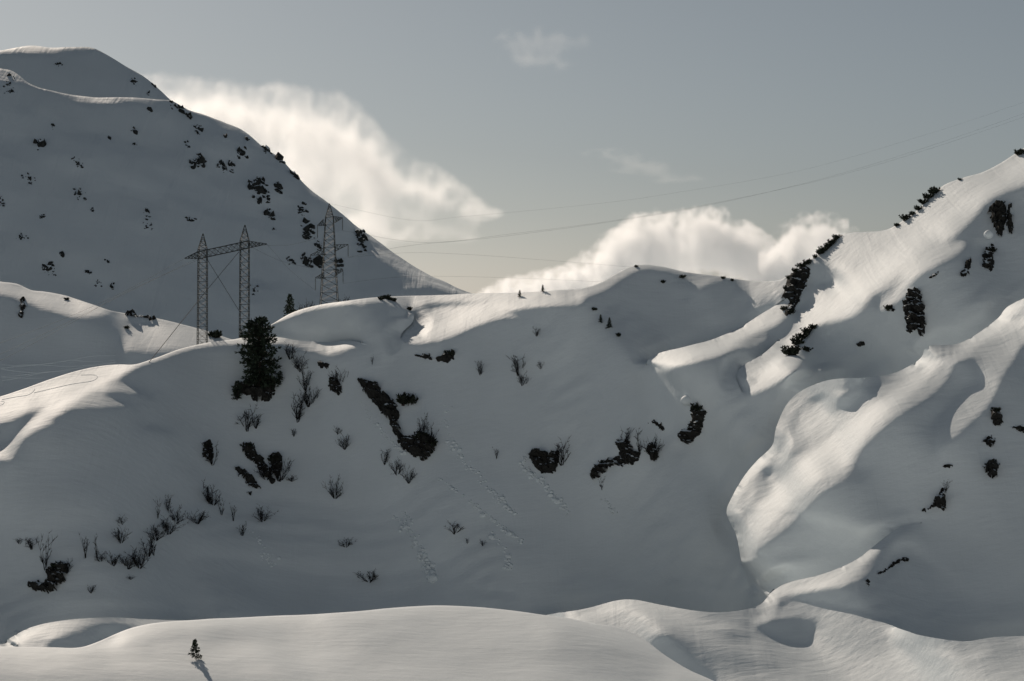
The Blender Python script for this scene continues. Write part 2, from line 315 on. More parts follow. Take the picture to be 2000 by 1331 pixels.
RISE = [
 ([(-200,1240),(165,1250),(250,1215),(330,1200),(600,1186),(850,1172),(1060,1188),(1153,1203),(1250,1230),(1390,1315),(1600,1400),(1600,1460),(-200,1460)], .31, 3),
 ([(-200,1250),(165,1256),(250,1220),(330,1206),(600,1190),(850,1176),(1060,1192),(1153,1206),(1250,1234),(1400,1325),(1390,1340),(1240,1250),(1150,1224),(1060,1212),(850,1198),(600,1214),(330,1230),(260,1245),(180,1274),(-200,1272)], .42, 4),
 ([(300,1240),(420,1232),(500,1240),(480,1254),(380,1258),(290,1254)], .22, 8),
 ([(-200,1318),(100,1312),(300,1316),(480,1322),(560,1330),(560,1400),(-200,1400)], .19, 8),
 ([(640,1256),(760,1246),(860,1262),(800,1280),(680,1276)], .26, 10),
 ([(1080,1260),(1200,1262),(1300,1310),(1240,1340),(1120,1310)], .2, 12),
 ([(420,1262),(520,1256),(700,1290),(560,1300)], .36, 10),
]
HILL = [
 ([(-150,520),(0,544),(63,560),(105,566),(175,585),(222,604),(214,612),(180,620),(145,622),(115,612),(75,600),(40,588),(0,576),(-150,560)], .26, 4),
 ([(0,553),(63,571),(105,576),(170,594),(150,612),(120,604),(70,590),(20,568)], .34, 6),
 ([(60,600),(90,612),(75,640),(55,650)], .0, 8),
 ([(226,610),(300,612),(400,638),(470,662),(540,690),(480,700),(400,692),(330,688),(290,694),(256,688),(240,692),(238,665),(232,640)], .24, 3),
 ([(246,628),(262,620),(300,622),(304,629),(275,632),(254,633)], -.1, 2),
 ([(-150,690),(100,690),(300,684),(420,690),(500,720),(300,800),(-150,800)], -.02, 12),
]
MOUNT = [
 ([(-150,100),(0,130),(30,138),(60,152),(112,170),(130,176),(150,182),(215,184),(310,184),(318,192),(260,196),(215,201),(185,204),(155,203),(135,196),(112,182),(60,166),(0,156),(-150,140)], .22, 2.5),
 ([(690,428),(760,472),(830,520),(930,566),(1000,590),(960,600),(895,580),(820,550),(760,512),(705,474)], .32, 3),
 ([(370,204),(440,228),(520,282),(590,344),(650,398),(700,434),(690,440),(640,404),(585,360),(515,300),(440,245),(375,218)], .18, 2),
 ([(310,286),(345,288),(385,298),(340,298)], .12, 3), ([(0,455),(30,458),(40,463),(0,466)], .1, 3),
 ([(450,360),(490,375),(520,372),(470,385)], .06, 5), ([(130,362),(160,370),(150,378)], .08, 3),
 ([(560,400),(590,402),(600,410),(570,412)], .08, 3), ([(480,540),(530,548),(560,560),(520,570),(490,558)], .04, 6),
]
PEAK = [
 ([(-150,100),(0,88),(60,80),(140,84),(186,90),(190,97),(140,98),(90,103),(40,103),(0,104),(-150,130)], .26, 2),
 ([(186,90),(240,118),(290,148),(334,190),(328,194),(284,158),(236,130),(190,100)], .04, 2),
 ([(90,122),(120,124),(128,132),(100,134)], .05, 3),
]
# ---------------------------------------------------------------- rough distances (photo x, photo y, metres)
A_MAIN = [(-140,800,398),(0,775,402),(180,716,412),(400,671,425),(560,615,436),(800,578,440),(1240,520,426),(1480,550,410),(1600,495,396),(1740,443,386),(2000,290,376),(2140,215,370),
 (2000,600,346),(2000,900,305),(2140,900,300),(1700,800,342),(1500,900,340),(1200,900,378),(800,900,395),(300,950,388),(0,950,380),(-140,950,378),(0,1180,360),(400,1180,370),(850,1150,374),(1250,1150,348),(1450,1100,326),(1300,1230,300),(1550,1230,280),(2000,1250,262),(2000,1331,226),(1500,1331,236),(1200,1400,225),(300,1260,315),(100,1250,315),(0,1300,305),(600,720,424),(1350,705,385),(1150,700,412),(2000,1100,285),(1750,1100,297)]
A_RISE = [(-140,1266,205),(165,1262,206),(330,1213,214),(850,1184,216),(1153,1215,208),(1390,1330,194),(0,1331,194),(500,1331,192),(1000,1331,191),(1300,1331,192),(600,1260,203),(500,1420,174),(1200,1420,174)]
A_HILL = [(-140,530,690),(0,551,690),(220,607,680),(470,668,660),(0,690,652),(300,690,642),(0,770,625),(300,770,615),(640,720,640),(640,800,600)]
A_MOUNT = [(-140,110,1440),(0,138,1430),(330,192,1410),(590,352,1350),(930,573,1250),(0,400,1265),(300,400,1275),(600,560,1240),(0,680,1125),(400,680,1140),(800,620,1215),(1060,612,1230),(1060,700,1180)]
A_PEAK = [(-140,118,1750),(60,89,1760),(185,95,1750),(330,192,1690),(0,200,1655),(200,200,1660),(450,290,1610),(450,330,1580)]
# ---------------------------------------------------------------- edges where near snow hides a dip behind it: (line, relative step at each point, fade length)
CUTS = [
 ([(1262,716),(1266,704),(1285,692),(1330,680),(1400,660),(1450,637),(1482,617),(1510,600),(1532,584)], (0,.03,.05,.055,.055,.055,.05,.04,0), 140),
 ([(1450,770),(1438,742),(1439,730),(1452,713),(1490,691),(1525,660)], (0,.03,.05,.055,.045,0), 90),
 ([(1448,1100),(1438,1045),(1419,1003),(1430,970),(1453,932),(1478,902),(1508,872),(1516,836),(1536,792),(1562,766),(1600,747),(1640,740),(1700,738),(1750,728),(1797,701),(1812,676),(1870,672),(1915,648),(1950,622),(1985,590),(2150,520)], (.02,.08,.13,.14,.14,.14,.14,.14,.14,.14,.14,.14,.14,.14,.13,.13,.12,.12,.12,.12,.12), 260),
 ([(1035,1206),(1100,1197),(1150,1188),(1200,1174),(1240,1172),(1310,1185),(1400,1197),(1478,1184),(1509,1154),(1544,1136),(1614,1119),(1675,1093),(1719,1058),(1758,1031),(1805,1022)], (.08,.08,.08,.08,.08,.08,.07,.05,.05,.05,.05,.05,.04,.03,0), 120),
 ([(1740,1222),(1770,1233),(1800,1242),(1880,1253),(1940,1244),(2000,1241),(2150,1236)], (0,.02,.04,.05,.05,.05,.05), 80),
 ([(-150,1272),(0,1260),(15,1250),(60,1226),(120,1212),(200,1207),(330,1210),(420,1214)], (.08,.08,.08,.08,.08,.08,.08,.08), 80),
 ([(470,656),(540,658),(580,664),(640,668),(680,666),(716,674)], (.03,.03,.03,.025,.015,0), 60),
 ([(795,603),(808,612),(806,630),(788,648),(782,662),(792,672)], (0,.03,.05,.055,.05,0), 90),
]
# ---------------------------------------------------------------- helpers
def link(o, parent=None):
    COL.objects.link(o)
    if parent is not None: o.parent = parent
    return o
def mesh_obj(name, V, F, mat=None, parent=None, smooth=True):
    me = bpy.data.meshes.new(name); me.from_pydata([tuple(v) for v in V], [], [tuple(int(i) for i in f) for f in F]); me.update()
    if smooth: me.polygons.foreach_set('use_smooth', [True]*len(me.polygons))
    if mat is not None: me.materials.append(mat)
    return link(bpy.data.objects.new(name, me), parent)
def grid_mesh(name, P, mat, parent=None, smooth=True, drop=None):
    """P: rows x cols x 3"""
    nj, ni = P.shape[:2]; i = np.arange(nj*ni).reshape(nj, ni)
    F = np.stack([i[:-1, :-1], i[1:, :-1], i[1:, 1:], i[:-1, 1:]], -1).reshape(-1, 4)
    if drop is not None: F = F[~drop.reshape(-1)]
    me = bpy.data.meshes.new(name); me.vertices.add(nj*ni); me.vertices.foreach_set('co', P.reshape(-1).astype(np.float32))
    me.loops.add(F.size); me.loops.foreach_set('vertex_index', F.reshape(-1).astype(np.int32))
    me.polygons.add(len(F)); me.polygons.foreach_set('loop_start', np.arange(0, F.size, 4, dtype=np.int32))
    me.update(calc_edges=True)
    if smooth: me.polygons.foreach_set('use_smooth', np.ones(len(F), bool))
    me.materials.append(mat)
    return link(bpy.data.objects.new(name, me), parent)
def tag(o, label=None, cat=None, group=None, kind=None):
    for k, v in (('label', label), ('category', cat), ('group', group), ('kind', kind)):
        if v: o[k] = v
    return o
def empty(name, loc, label, cat, group=None):
    o = link(bpy.data.objects.new(name, None)); o.location = tuple(loc); return tag(o, label, cat, group)
def noise2(X, Y, seed=0):
    """value noise, period-free"""
    xi, yi = np.floor(X).astype(int), np.floor(Y).astype(int); fx, fy = X-xi, Y-yi
    fx, fy = fx**3*(fx*(fx*6-15)+10), fy**3*(fy*(fy*6-15)+10)
    def h(a, b):
        n = (a*374761393 + b*668265263 + seed*1442695041) & 0xffffffff
        n = ((n ^ (n >> 13))*1274126177) & 0xffffffff
        return ((n ^ (n >> 16)) & 0xffff)/32767.5 - 1
    return (h(xi, yi)*(1-fx)+h(xi+1, yi)*fx)*(1-fy) + (h(xi, yi+1)*(1-fx)+h(xi+1, yi+1)*fx)*fy
# ---------------------------------------------------------------- materials
def new_mat(name):
    m = bpy.data.materials.new(name); m.use_nodes = True; t = m.node_tree; b = t.nodes['Principled BSDF']
    return m, t, b
def N(t, typ, **kw):
    n = t.nodes.new(typ)
    for k, v in kw.items():
        if k in n.inputs.keys(): n.inputs[k].default_value = v
        else: setattr(n, k, v)
    return n
def snow_material(name, col, scale, bump, streak, runnel=0., rough=.65):
    m, t, b = new_mat(name); L = t.links.new
    b.inputs['Roughness'].default_value = rough; b.inputs['Specular IOR Level'].default_value = .25
    tc = N(t, 'ShaderNodeTexCoord'); mp = N(t, 'ShaderNodeMapping')
    mp.inputs['Rotation'].default_value = (0, 0, math.radians(34)); mp.inputs['Scale'].default_value = (scale*.22, scale, scale)   # wind-combed
    L(tc.outputs['Object'], mp.inputs['Vector'])
    n1 = N(t, 'ShaderNodeTexNoise', Scale=1.0, Detail=5.0, Roughness=.55); L(mp.outputs[0], n1.inputs['Vector'])
    n2 = N(t, 'ShaderNodeTexNoise', Scale=scale*.11, Detail=4.0, Roughness=.5); L(tc.outputs['Object'], n2.inputs['Vector'])
    n3 = N(t, 'ShaderNodeTexNoise', Scale=scale*3.1, Detail=3.0, Roughness=.6); L(tc.outputs['Object'], n3.inputs['Vector'])
    mp4 = N(t, 'ShaderNodeMapping'); mp4.inputs['Scale'].default_value = (scale*.42, scale*.035, scale*.05); L(tc.outputs['Object'], mp4.inputs['Vector'])
    n4 = N(t, 'ShaderNodeTexNoise', Scale=1.0, Detail=4.0, Roughness=.6, Distortion=.8); L(mp4.outputs[0], n4.inputs['Vector'])   # runnels down the fall line
    ad = N(t, 'ShaderNodeMath', operation='MULTIPLY_ADD'); ad.inputs[1].default_value = streak; L(n1.outputs[0], ad.inputs[0])
    k2 = N(t, 'ShaderNodeMath', operation='MULTIPLY'); k2.inputs[1].default_value = 1.6; L(n2.outputs[0], k2.inputs[0]); 
    k3 = N(t, 'ShaderNodeMath', operation='MULTIPLY_ADD'); k3.inputs[1].default_value = .10; L(n3.outputs[0], k3.inputs[0]); L(k2.outputs[0], k3.inputs[2])
    k4 = N(t, 'ShaderNodeMath', operation='MULTIPLY_ADD'); k4.inputs[1].default_value = runnel; L(n4.outputs[0], k4.inputs[0]); L(k3.outputs[0], k4.inputs[2])
    L(k4.outputs[0], ad.inputs[2])
    bp = N(t, 'ShaderNodeBump', Strength=1.0, Distance=bump); L(ad.outputs[0], bp.inputs['Height']); L(bp.outputs[0], b.inputs['Normal'])
    cr = N(t, 'ShaderNodeMapRange'); cr.inputs['From Min'].default_value = .3; cr.inputs['From Max'].default_value = .7; cr.inputs['To Min'].default_value = .96; cr.inputs['To Max'].default_value = 1.02
    L(n2.outputs[0], cr.inputs['Value'])
    mx = N(t, 'ShaderNodeVectorMath', operation='SCALE'); mx.inputs[0].default_value = col; L(cr.outputs[0], mx.inputs['Scale']); L(mx.outputs[0], b.inputs['Base Color'])
    return m
SNOW = (.80, .868, .905)
M_SNOW = snow_material('snow', SNOW, .9, .13, .8, .7)
M_SNOW_NEAR = snow_material('snow_near', SNOW, 1.4, .085, .5, 0.)
M_SNOW_FAR = snow_material('snow_far', SNOW, .16, 1.0, .4, 1.3)
# ---------------------------------------------------------------- snow ground, one sheet per hill
def layer(name, box,  shapes, anchors, top, bottom, mat, step=4, amp=1., margin=1500, right=1, back=(2, 5, 9, 15, 24, 38, 60, 95, 150), seed=1, rough=1., **kw):
    sol = solve(*box, shapes, anchors, valid=lambda x, y: (y > smooth_interp(top, x)-10).astype(float), **kw)
    xs = np.arange(box[0], box[1]+.1, step); ext = np.array([20, 50, 100, 180, 300, 500, 800, margin], float)
    xs = np.r_[(box[0]-ext)[::-1], xs, box[1]+ext] if right else np.r_[(box[0]-ext)[::-1], xs]
    tp = smooth_interp(top, np.clip(xs, box[0], box[1])); rows = int((bottom-tp.min())/step)
    t = np.linspace(0, 1, rows)**1.0
    PY = tp[None]+(bottom-tp[None])*t[:, None]; PX = np.broadcast_to(xs, PY.shape)
    cuts = kw.get('cuts', ())
    PX, PY, D, codes = split_sample(sol, cuts, PX, PY, 4); P = at(PX, PY, D)
    drop = np.zeros((P.shape[0]-1, P.shape[1]-1), bool)
    for c in codes:
        q = np.stack([c[:-1, :-1], c[1:, :-1], c[1:, 1:], c[:-1, 1:]]); drop |= (q.max(0) == 1) & (q.min(0) == -1)
    def lumps(P):
        P[..., 2] += amp*rough*(.11*noise2(P[..., 0]/(13*amp), P[..., 1]/(9*amp), seed) + .08*noise2(P[..., 0]/(29*amp)+3, P[..., 1]/(21*amp), seed+5) + .035*noise2(P[..., 0]/(5*amp)+7, P[..., 1]/(4*amp), seed+1)); return P
    P = lumps(P)
    # the far side of the crest falls away behind it
    c = P[0]; hd = c[:, :2]/np.linalg.norm(c[:, :2], axis=1, keepdims=True); el = c[:, 2]/np.linalg.norm(c[:, :2], axis=1); B = []
    for s in back:
        s = s*amp; q = c.copy(); q[:, :2] += hd*s; q[:, 2] += s*(el-.03) - .38*s*(s/(s+25*amp)); B.append(q)
    P = np.concatenate([np.array(B[::-1]), P])
    o = tag(grid_mesh(name, P, mat, drop=np.r_[np.zeros((len(back), drop.shape[1]), bool), drop]), kind='structure')
    # the hidden dips behind the drifts
    for pts, jmp, L in cuts:
        c = open_curve(pts, jmp, 8); Dn, Df = edge_depths(sol, c, 4); Df = np.maximum(Df, Dn*1.0005)
        rows = []
        for t in (0, .004, .015, .04, .08, .14, .25, .4, .55, .7, .82, .92, 1):
            q = lumps(at(c[:, 0], c[:, 1], Dn*(1-t)+Df*t)); q[:, 2] -= (Df-Dn)*.55*math.sqrt(4*t*(1-t)) + (.01 if 0 < t < 1 else 0); rows.append(q)
        tn = np.gradient(c[:, :2], axis=0); steep = np.abs(tn[:, 1])/np.hypot(tn[:, 0], tn[:, 1]) > .62; Q = np.array(rows)
        grid_mesh('snow_dip', Q, mat, o, drop=np.broadcast_to(steep[:-1] | steep[1:], (Q.shape[0]-1, Q.shape[1]-1)))
    return sol, o
S_PEAK, _ = layer('far_peak', (-140, 480, 60, 340), PEAK, A_PEAK, PEAK_TOP, 338, M_SNOW_FAR, amp=4, seed=11, rough=2.5, right=0)
S_MOUNT, _ = layer('mountain', (-140, 1060, 80, 720), MOUNT, A_MOUNT, MOUNT_TOP, 715, M_SNOW_FAR, amp=3, seed=21, rough=5.)
S_HILL, _ = layer('hill', (-140, 640, 500, 840), HILL, A_HILL, HILL_TOP, 835, M_SNOW, amp=1.5, seed=31)
S_MAIN, O_MAIN = layer('snow_slope', (-140, 2140, 200, 1440), MAIN, A_MAIN, MAIN_TOP, 1436, M_SNOW, seed=41, cuts=CUTS)
S_RISE, O_RISE = layer('snow_rise', (-140, 1560, 1140, 1440), RISE, A_RISE, RISE_TOP, 1436, M_SNOW_NEAR, amp=.7, seed=51)
tag(mesh_obj('ground', [(-9000, -6000, -110), (9000, -6000, -110), (9000, 12000, -110), (-9000, 12000, -110)], [(0, 1, 2, 3)], M_SNOW_FAR), kind='structure')  # unseen low snow sheet, added so sunlight bounces up into the scene
print('ground', round(time.time()-T_START, 1))
# unseen hillside under the photographer, shaped to bounce sunlight onto the shaded slope
xs = np.r_[np.linspace(-900, -150, 12), np.linspace(-120, 120, 13), np.linspace(150, 900, 12)]; ys = np.r_[np.linspace(-520, -40, 17), np.linspace(-25, 160, 14)]
X, Y = np.meshgrid(xs, ys); Z = np.where(Y > 0, -1.8 - .25*Y - .0002*Y**2, -1.8 - .29*Y) - np.where(Y > 110, (Y-110)*.25, 0)
Z = Z + np.where(np.hypot(X, Y) > 60, 5*noise2(X/130, Y/90, 71), 0) - .00012*X**2
tag(grid_mesh('hillside', np.stack([X, Y, Z], -1)[::-1], M_SNOW), kind='structure')
# ---------------------------------------------------------------- finding the snow surface under a photo pixel
from mathutils.bvhtree import BVHTree
def bvh_of(o):
    me = o.data; co = np.empty(len(me.vertices)*3, np.float32); me.vertices.foreach_get('co', co)
    ix = np.empty(len(me.loops), np.int32); me.loops.foreach_get('vertex_index', ix)
    return BVHTree.FromPolygons(co.reshape(-1, 3).tolist(), ix.reshape(-1, 4).tolist())
BV = {k: bvh_of(bpy.data.objects[k]) for k in ('far_peak', 'mountain', 'hill', 'snow_slope', 'snow_rise')}
UP = Vector((0, 0, 1))
def hit(px, py, lay='snow_slope'):
    """point and normal of the snow where the sight line through a photo pixel meets it"""
    for dy in (0, 2, 4, 7, 11, 16, 24):
        p, n, _, d = BV[lay].ray_cast(Vector((0, 0, 0)), Vector(ray(px, py+dy)).normalized())
        if p is not None: return p, (n if n.z > 0 else -n)
    raise ValueError((px, py, lay))
# ---------------------------------------------------------------- dark rock with snow caught on its ledges
def rock_material(name, col, snow_amount, scale):
    m, t, b = new_mat(name); L = t.links.new
    b.inputs['Roughness'].default_value = .9; b.inputs['Specular IOR Level'].default_value = .15
    tc = N(t, 'ShaderNodeTexCoord'); ge = N(t, 'ShaderNodeNewGeometry'); sx = N(t, 'ShaderNodeSeparateXYZ'); L(ge.outputs['Normal'], sx.inputs[0])
    n1 = N(t, 'ShaderNodeTexNoise', Scale=scale, Detail=5.0, Roughness=.6); L(tc.outputs['Object'], n1.inputs['Vector'])
    n2 = N(t, 'ShaderNodeTexNoise', Scale=scale*2.7, Detail=4.0, Roughness=.6); L(tc.outputs['Object'], n2.inputs['Vector'])
    ad = N(t, 'ShaderNodeMath', operation='MULTIPLY_ADD'); ad.inputs[1].default_value = .9; L(n1.outputs[0], ad.inputs[0]); L(sx.outputs['Z'], ad.inputs[2])
    mr = N(t, 'ShaderNodeMapRange'); mr.inputs['From Min'].default_value = 1.34-snow_amount; mr.inputs['From Max'].default_value = 1.40-snow_amount; L(ad.outputs[0], mr.inputs['Value'])
    rp = N(t, 'ShaderNodeValToRGB'); rp.color_ramp.elements[0].color = (*[c*.55 for c in col], 1); rp.color_ramp.elements[1].color = (*[c*1.7 for c in col], 1); rp.color_ramp.elements[0].position = .3; rp.color_ramp.elements[1].position = .75; L(n2.outputs[0], rp.inputs[0])
    mx = N(t, 'ShaderNodeMix'); mx.data_type = 'RGBA'; L(mr.outputs[0], mx.inputs['Factor']); L(rp.outputs[0], mx.inputs['A']); mx.inputs['B'].default_value = (*SNOW, 1); L(mx.outputs['Result'], b.inputs['Base Color'])
    bp = N(t, 'ShaderNodeBump', Strength=.8, Distance=.25); L(n2.outputs[0], bp.inputs['Height']); L(bp.outputs[0], b.inputs['Normal'])
    return m
M_ROCK = rock_material('rock', (.026, .026, .024), .04, 1.0)
M_ROCK_SNOWY = rock_material('rock_snowy', (.02, .02, .019), .2, .7)
M_ROCK_FAR = rock_material('rock_far', (.034, .037, .036), .22, .35)
def outcrop(pts, label, amp=1.0, mat=None, step=3.0, seed=0, lay='snow_slope', group='rocks breaking through the shaded slope', name='rock_outcrop'):
    """bedrock standing proud of the snow inside a photo outline"""
    poly = curve(pts, 4); x0, y0 = poly.min(0)-step; x1, y1 = poly.max(0)+step
    xs, ys = np.arange(x0, x1+step, step), np.arange(y0, y1+step, step); X, Y = np.meshgrid(xs, ys)
    X = X + .45*step*noise2(X*.37+seed, Y*.41, seed+3); Y = Y + .45*step*noise2(X*.33, Y*.39+seed, seed+4)
    wob = step*(1.5*noise2(X/8., Y/8., seed+9) + 1.5*noise2(X/3.6, Y/3.6, seed+10))
    q = np.vstack([poly, poly[:1]]); dist = np.full(X.shape, 1e9)
    for a, b in zip(q[:-1], q[1:]):
        v = b-a; t = np.clip(((X-a[0])*v[0]+(Y-a[1])*v[1])/max(v@v, 1e-9), 0, 1); dist = np.minimum(dist, np.hypot(X-a[0]-t*v[0], Y-a[1]-t*v[1]))
    sd = np.where(inside(poly, X, Y), dist, -dist) + wob*.6
    keep = np.zeros((len(ys)-1, len(xs)-1), bool); c = sd > -step*.9
    keep = c[:-1, :-1] & c[1:, :-1] & c[1:, 1:] & c[:-1, 1:]
    if not keep.any(): keep[:] = True
    used = np.zeros(X.shape, bool); used[:-1, :-1] |= keep; used[1:, :-1] |= keep; used[1:, 1:] |= keep; used[:-1, 1:] |= keep
    idx = -np.ones(X.shape, int); V = []; S = FPX
    cpt, cn = hit(*poly.mean(0), lay); k = cpt.length/S
    for j, i in zip(*np.where(used)):
        p, n = hit(X[j, i], Y[j, i], lay); n = (n*(1 if n.dot(p) < 0 else -1) + cn*(1.5 if cn.dot(p) < 0 else -1.5) - p.normalized()*1.2 + UP*.3).normalized()
        e = sd[j, i]; h = amp*(min(1, max(0, (e+.2*step)/(3.2*step)))**.6)*max(.2, .4 + 1.1*abs(float(noise2(np.array(X[j, i]/13.), np.array(Y[j, i]/9.), seed))) + .5*math.floor(2.5*float(noise2(np.array(X[j, i]/15.+5), np.array(Y[j, i]/6.), seed+2)))/2.5 + .35*float(noise2(np.array(X[j, i]/5.), np.array(Y[j, i]/5.), seed+1)))
        if e <= .15*step: h = -.35
        idx[j, i] = len(V); V.append(p + n*max(h, -.35))
    F = [(idx[j, i], idx[j+1, i], idx[j+1, i+1], idx[j, i+1]) for j, i in zip(*np.where(keep))]
    base = Vector(np.mean([tuple(v) for v in V], 0)); V = [v-base for v in V]
    o = mesh_obj(name, V, F, mat or M_ROCK, smooth=False); o.location = base
    return tag(o, label, 'rock', group)
ROCKS = [
 ([(697,738),(715,743),(735,748),(752,766),(772,784),(780,805),(782,830),(790,852),(812,852),(832,850),(852,868),(840,892),(822,900),(800,886),(780,870),(770,845),(752,815),(730,790),(712,765)], 'long black cliff band running diagonally down the shaded slope', 1.6),
 ([(641,746),(655,738),(669,755),(665,776),(648,766)], 'small dark rock above the upper end of the long cliff band', 1.2),
 ([(616,711),(630,707),(646,715),(632,722)], 'flat dark rock sliver below the sunlit lip of snow', .8),
 ([(480,742),(535,736),(538,768),(522,785),(495,784),(474,770),(462,779),(457,762)], 'big black boulder under the large stone pine', 1.8),
 ([(805,694),(832,692),(850,697),(870,690),(884,683),(890,700),(868,708),(846,703),(820,699)], 'thin dark ledge under the round sunlit snow lobe', 1.0),
 ([(1033,888),(1050,878),(1072,884),(1092,886),(1088,915),(1064,928),(1045,915)], 'round black boulder mid slope with a bush on its shoulder', 1.6),
 ([(1152,926),(1165,910),(1182,902),(1205,890),(1212,868),(1225,860),(1240,878),(1252,886),(1240,906),(1215,908),(1190,915),(1166,936)], 'jagged black crag with saplings on top at the foot of the slope', 1.7),
 ([(1262,872),(1275,868),(1286,880),(1284,898),(1272,898)], 'small dark crag just right of the jagged sapling crag', 1.1),
 ([(1266,824),(1282,820),(1292,826),(1300,838),(1290,842),(1278,830)], 'small broken ledge between the sapling crag and the snow mushroom', .8),
 ([(1353,797),(1373,797),(1377,820),(1366,850),(1346,866),(1327,856),(1330,842),(1352,826)], 'curved black rock directly below the round snow mushroom', 1.6),
 ([(55,1146),(70,1138),(92,1130),(88,1112),(105,1106),(118,1097),(136,1106),(128,1130),(112,1150),(85,1158),(60,1152)], 'black crescent boulder at the bottom left of the shaded slope', 1.7),
 ([(474,867),(492,870),(505,888),(520,903),(532,930),(542,943),(528,945),(510,922),(495,902),(478,890)], 'slanting black rib, upper one of the twin ribs left of centre', 1.3),
 ([(456,915),(470,912),(490,924),(502,942),(512,956),(490,954),(475,936)], 'slanting black rib, lower one of the twin ribs left of centre', 1.2),
 ([(526,892),(540,886),(552,890),(552,915),(542,936),(530,918)], 'dark rock with a bush beside the twin slanting ribs', 1.2),
 ([(395,871),(407,862),(418,884),(410,902),(398,892)], 'small upright dark rock left of the twin slanting ribs', 1.1),
 ([(483,960),(494,958),(492,966),(484,967)], 'tiny dark stone just below the twin slanting ribs', .6),
 ([(1526,586),(1530,565),(1538,545),(1548,530),(1570,517),(1584,524),(1580,545),(1572,560),(1566,576),(1560,592),(1546,616),(1533,612),(1540,590)], 'tall black cliff on the skyline edge of the right shoulder', .7),
 ([(1766,592),(1778,571),(1791,566),(1800,576),(1808,610),(1806,650),(1798,660),(1790,645),(1776,651),(1767,630)], 'large upright black rock streaked with snow on the right hillside', 1.8),
 ([(1931,410),(1948,392),(1962,400),(1965,430),(1955,466),(1945,456),(1936,430)], 'broad dark crag high on the right hillside, left of a pair', 1.6),
 ([(1967,408),(1973,400),(1979,448),(1972,459),(1965,438)], 'narrow dark crag high on the right hillside, right of a pair', 1.2),
 ([(1918,495),(1930,484),(1940,480),(1941,520),(1930,529),(1918,518)], 'dark square rock wearing a snow hood, below the pair of crags', 1.4),
 ([(1875,532),(1886,515),(1897,502),(1895,528),(1880,541)], 'slim dark rock slanting left of the hooded rock', 1.1),
 ([(1813,541),(1826,532),(1838,527),(1832,540),(1818,545)], 'thin dark rock chip above the large snow-streaked rock', .7),
 ([(1674,672),(1683,665),(1692,668),(1686,676),(1677,678)], 'tiny dark stone alone in the shaded gully of the right hillside', .6),
 ([(1935,811),(1945,797),(1957,814),(1953,833),(1940,830)], 'dark leaning rock at the head of the lower right rock row', 1.3),
 ([(1976,836),(1990,832),(2008,838),(2005,848),(1988,842)], 'flat dark rock at the right edge of the picture', .9),
 ([(1922,858),(1934,850),(1944,860),(1938,872),(1926,870)], 'small snowy rock below the dark leaning rock', .7),
 ([(1922,910),(1938,901),(1953,905),(1948,926),(1936,939),(1926,924)], 'dark knobbly rock lowest in the right hand rock row', 1.3),
 ([(1803,1000),(1818,990),(1828,968),(1842,950),(1847,975),(1846,1001),(1830,992)], 'dark triangular rock face low on the right hillside', 1.4),
 ([(1836,915),(1848,906),(1860,909),(1850,915)], 'thin dark crack of rock above the triangular rock face', .6),
 ([(1711,1118),(1730,1112),(1744,1099),(1758,1091),(1776,1090),(1775,1096),(1752,1102),(1736,1116),(1720,1122)], 'thin curved black rock edge near the low sunlit ridge', .7),
 ([(1690,1134),(1697,1133),(1698,1143),(1692,1145)], 'tiny black stone in the hollow beside the low sunlit ridge', .6),
 ([(1748,604),(1742,596),(1734,594),(1734,604),(1740,608)], 'small dark tuft of rock left of the large snow-streaked rock', .6),
]
for i, (p, lab, a) in enumerate(ROCKS): outcrop(p, lab, a, seed=i*7, mat=M_ROCK_SNOWY if any(w in lab for w in ('streaked', 'hood', 'snowy', 'knobbly', 'triangular')) else M_ROCK)
for i, (p, lab) in enumerate([([(243,613),(256,603),(276,604),(288,612),(302,617),(303,626),(290,624),(270,613),(252,616)], 'snow capped rocks on the crest of the left hill'), ([(38,588),(46,584),(50,598),(44,606),(38,598)], 'small dark rock high on the left hill'), ([(38,612),(46,608),(46,620),(38,622)], 'smaller dark rock lower on the left hill')]):
    outcrop(p, lab, 1.6, seed=200+i*5, lay='hill', group='rocks on the left hill', mat=M_ROCK_SNOWY)
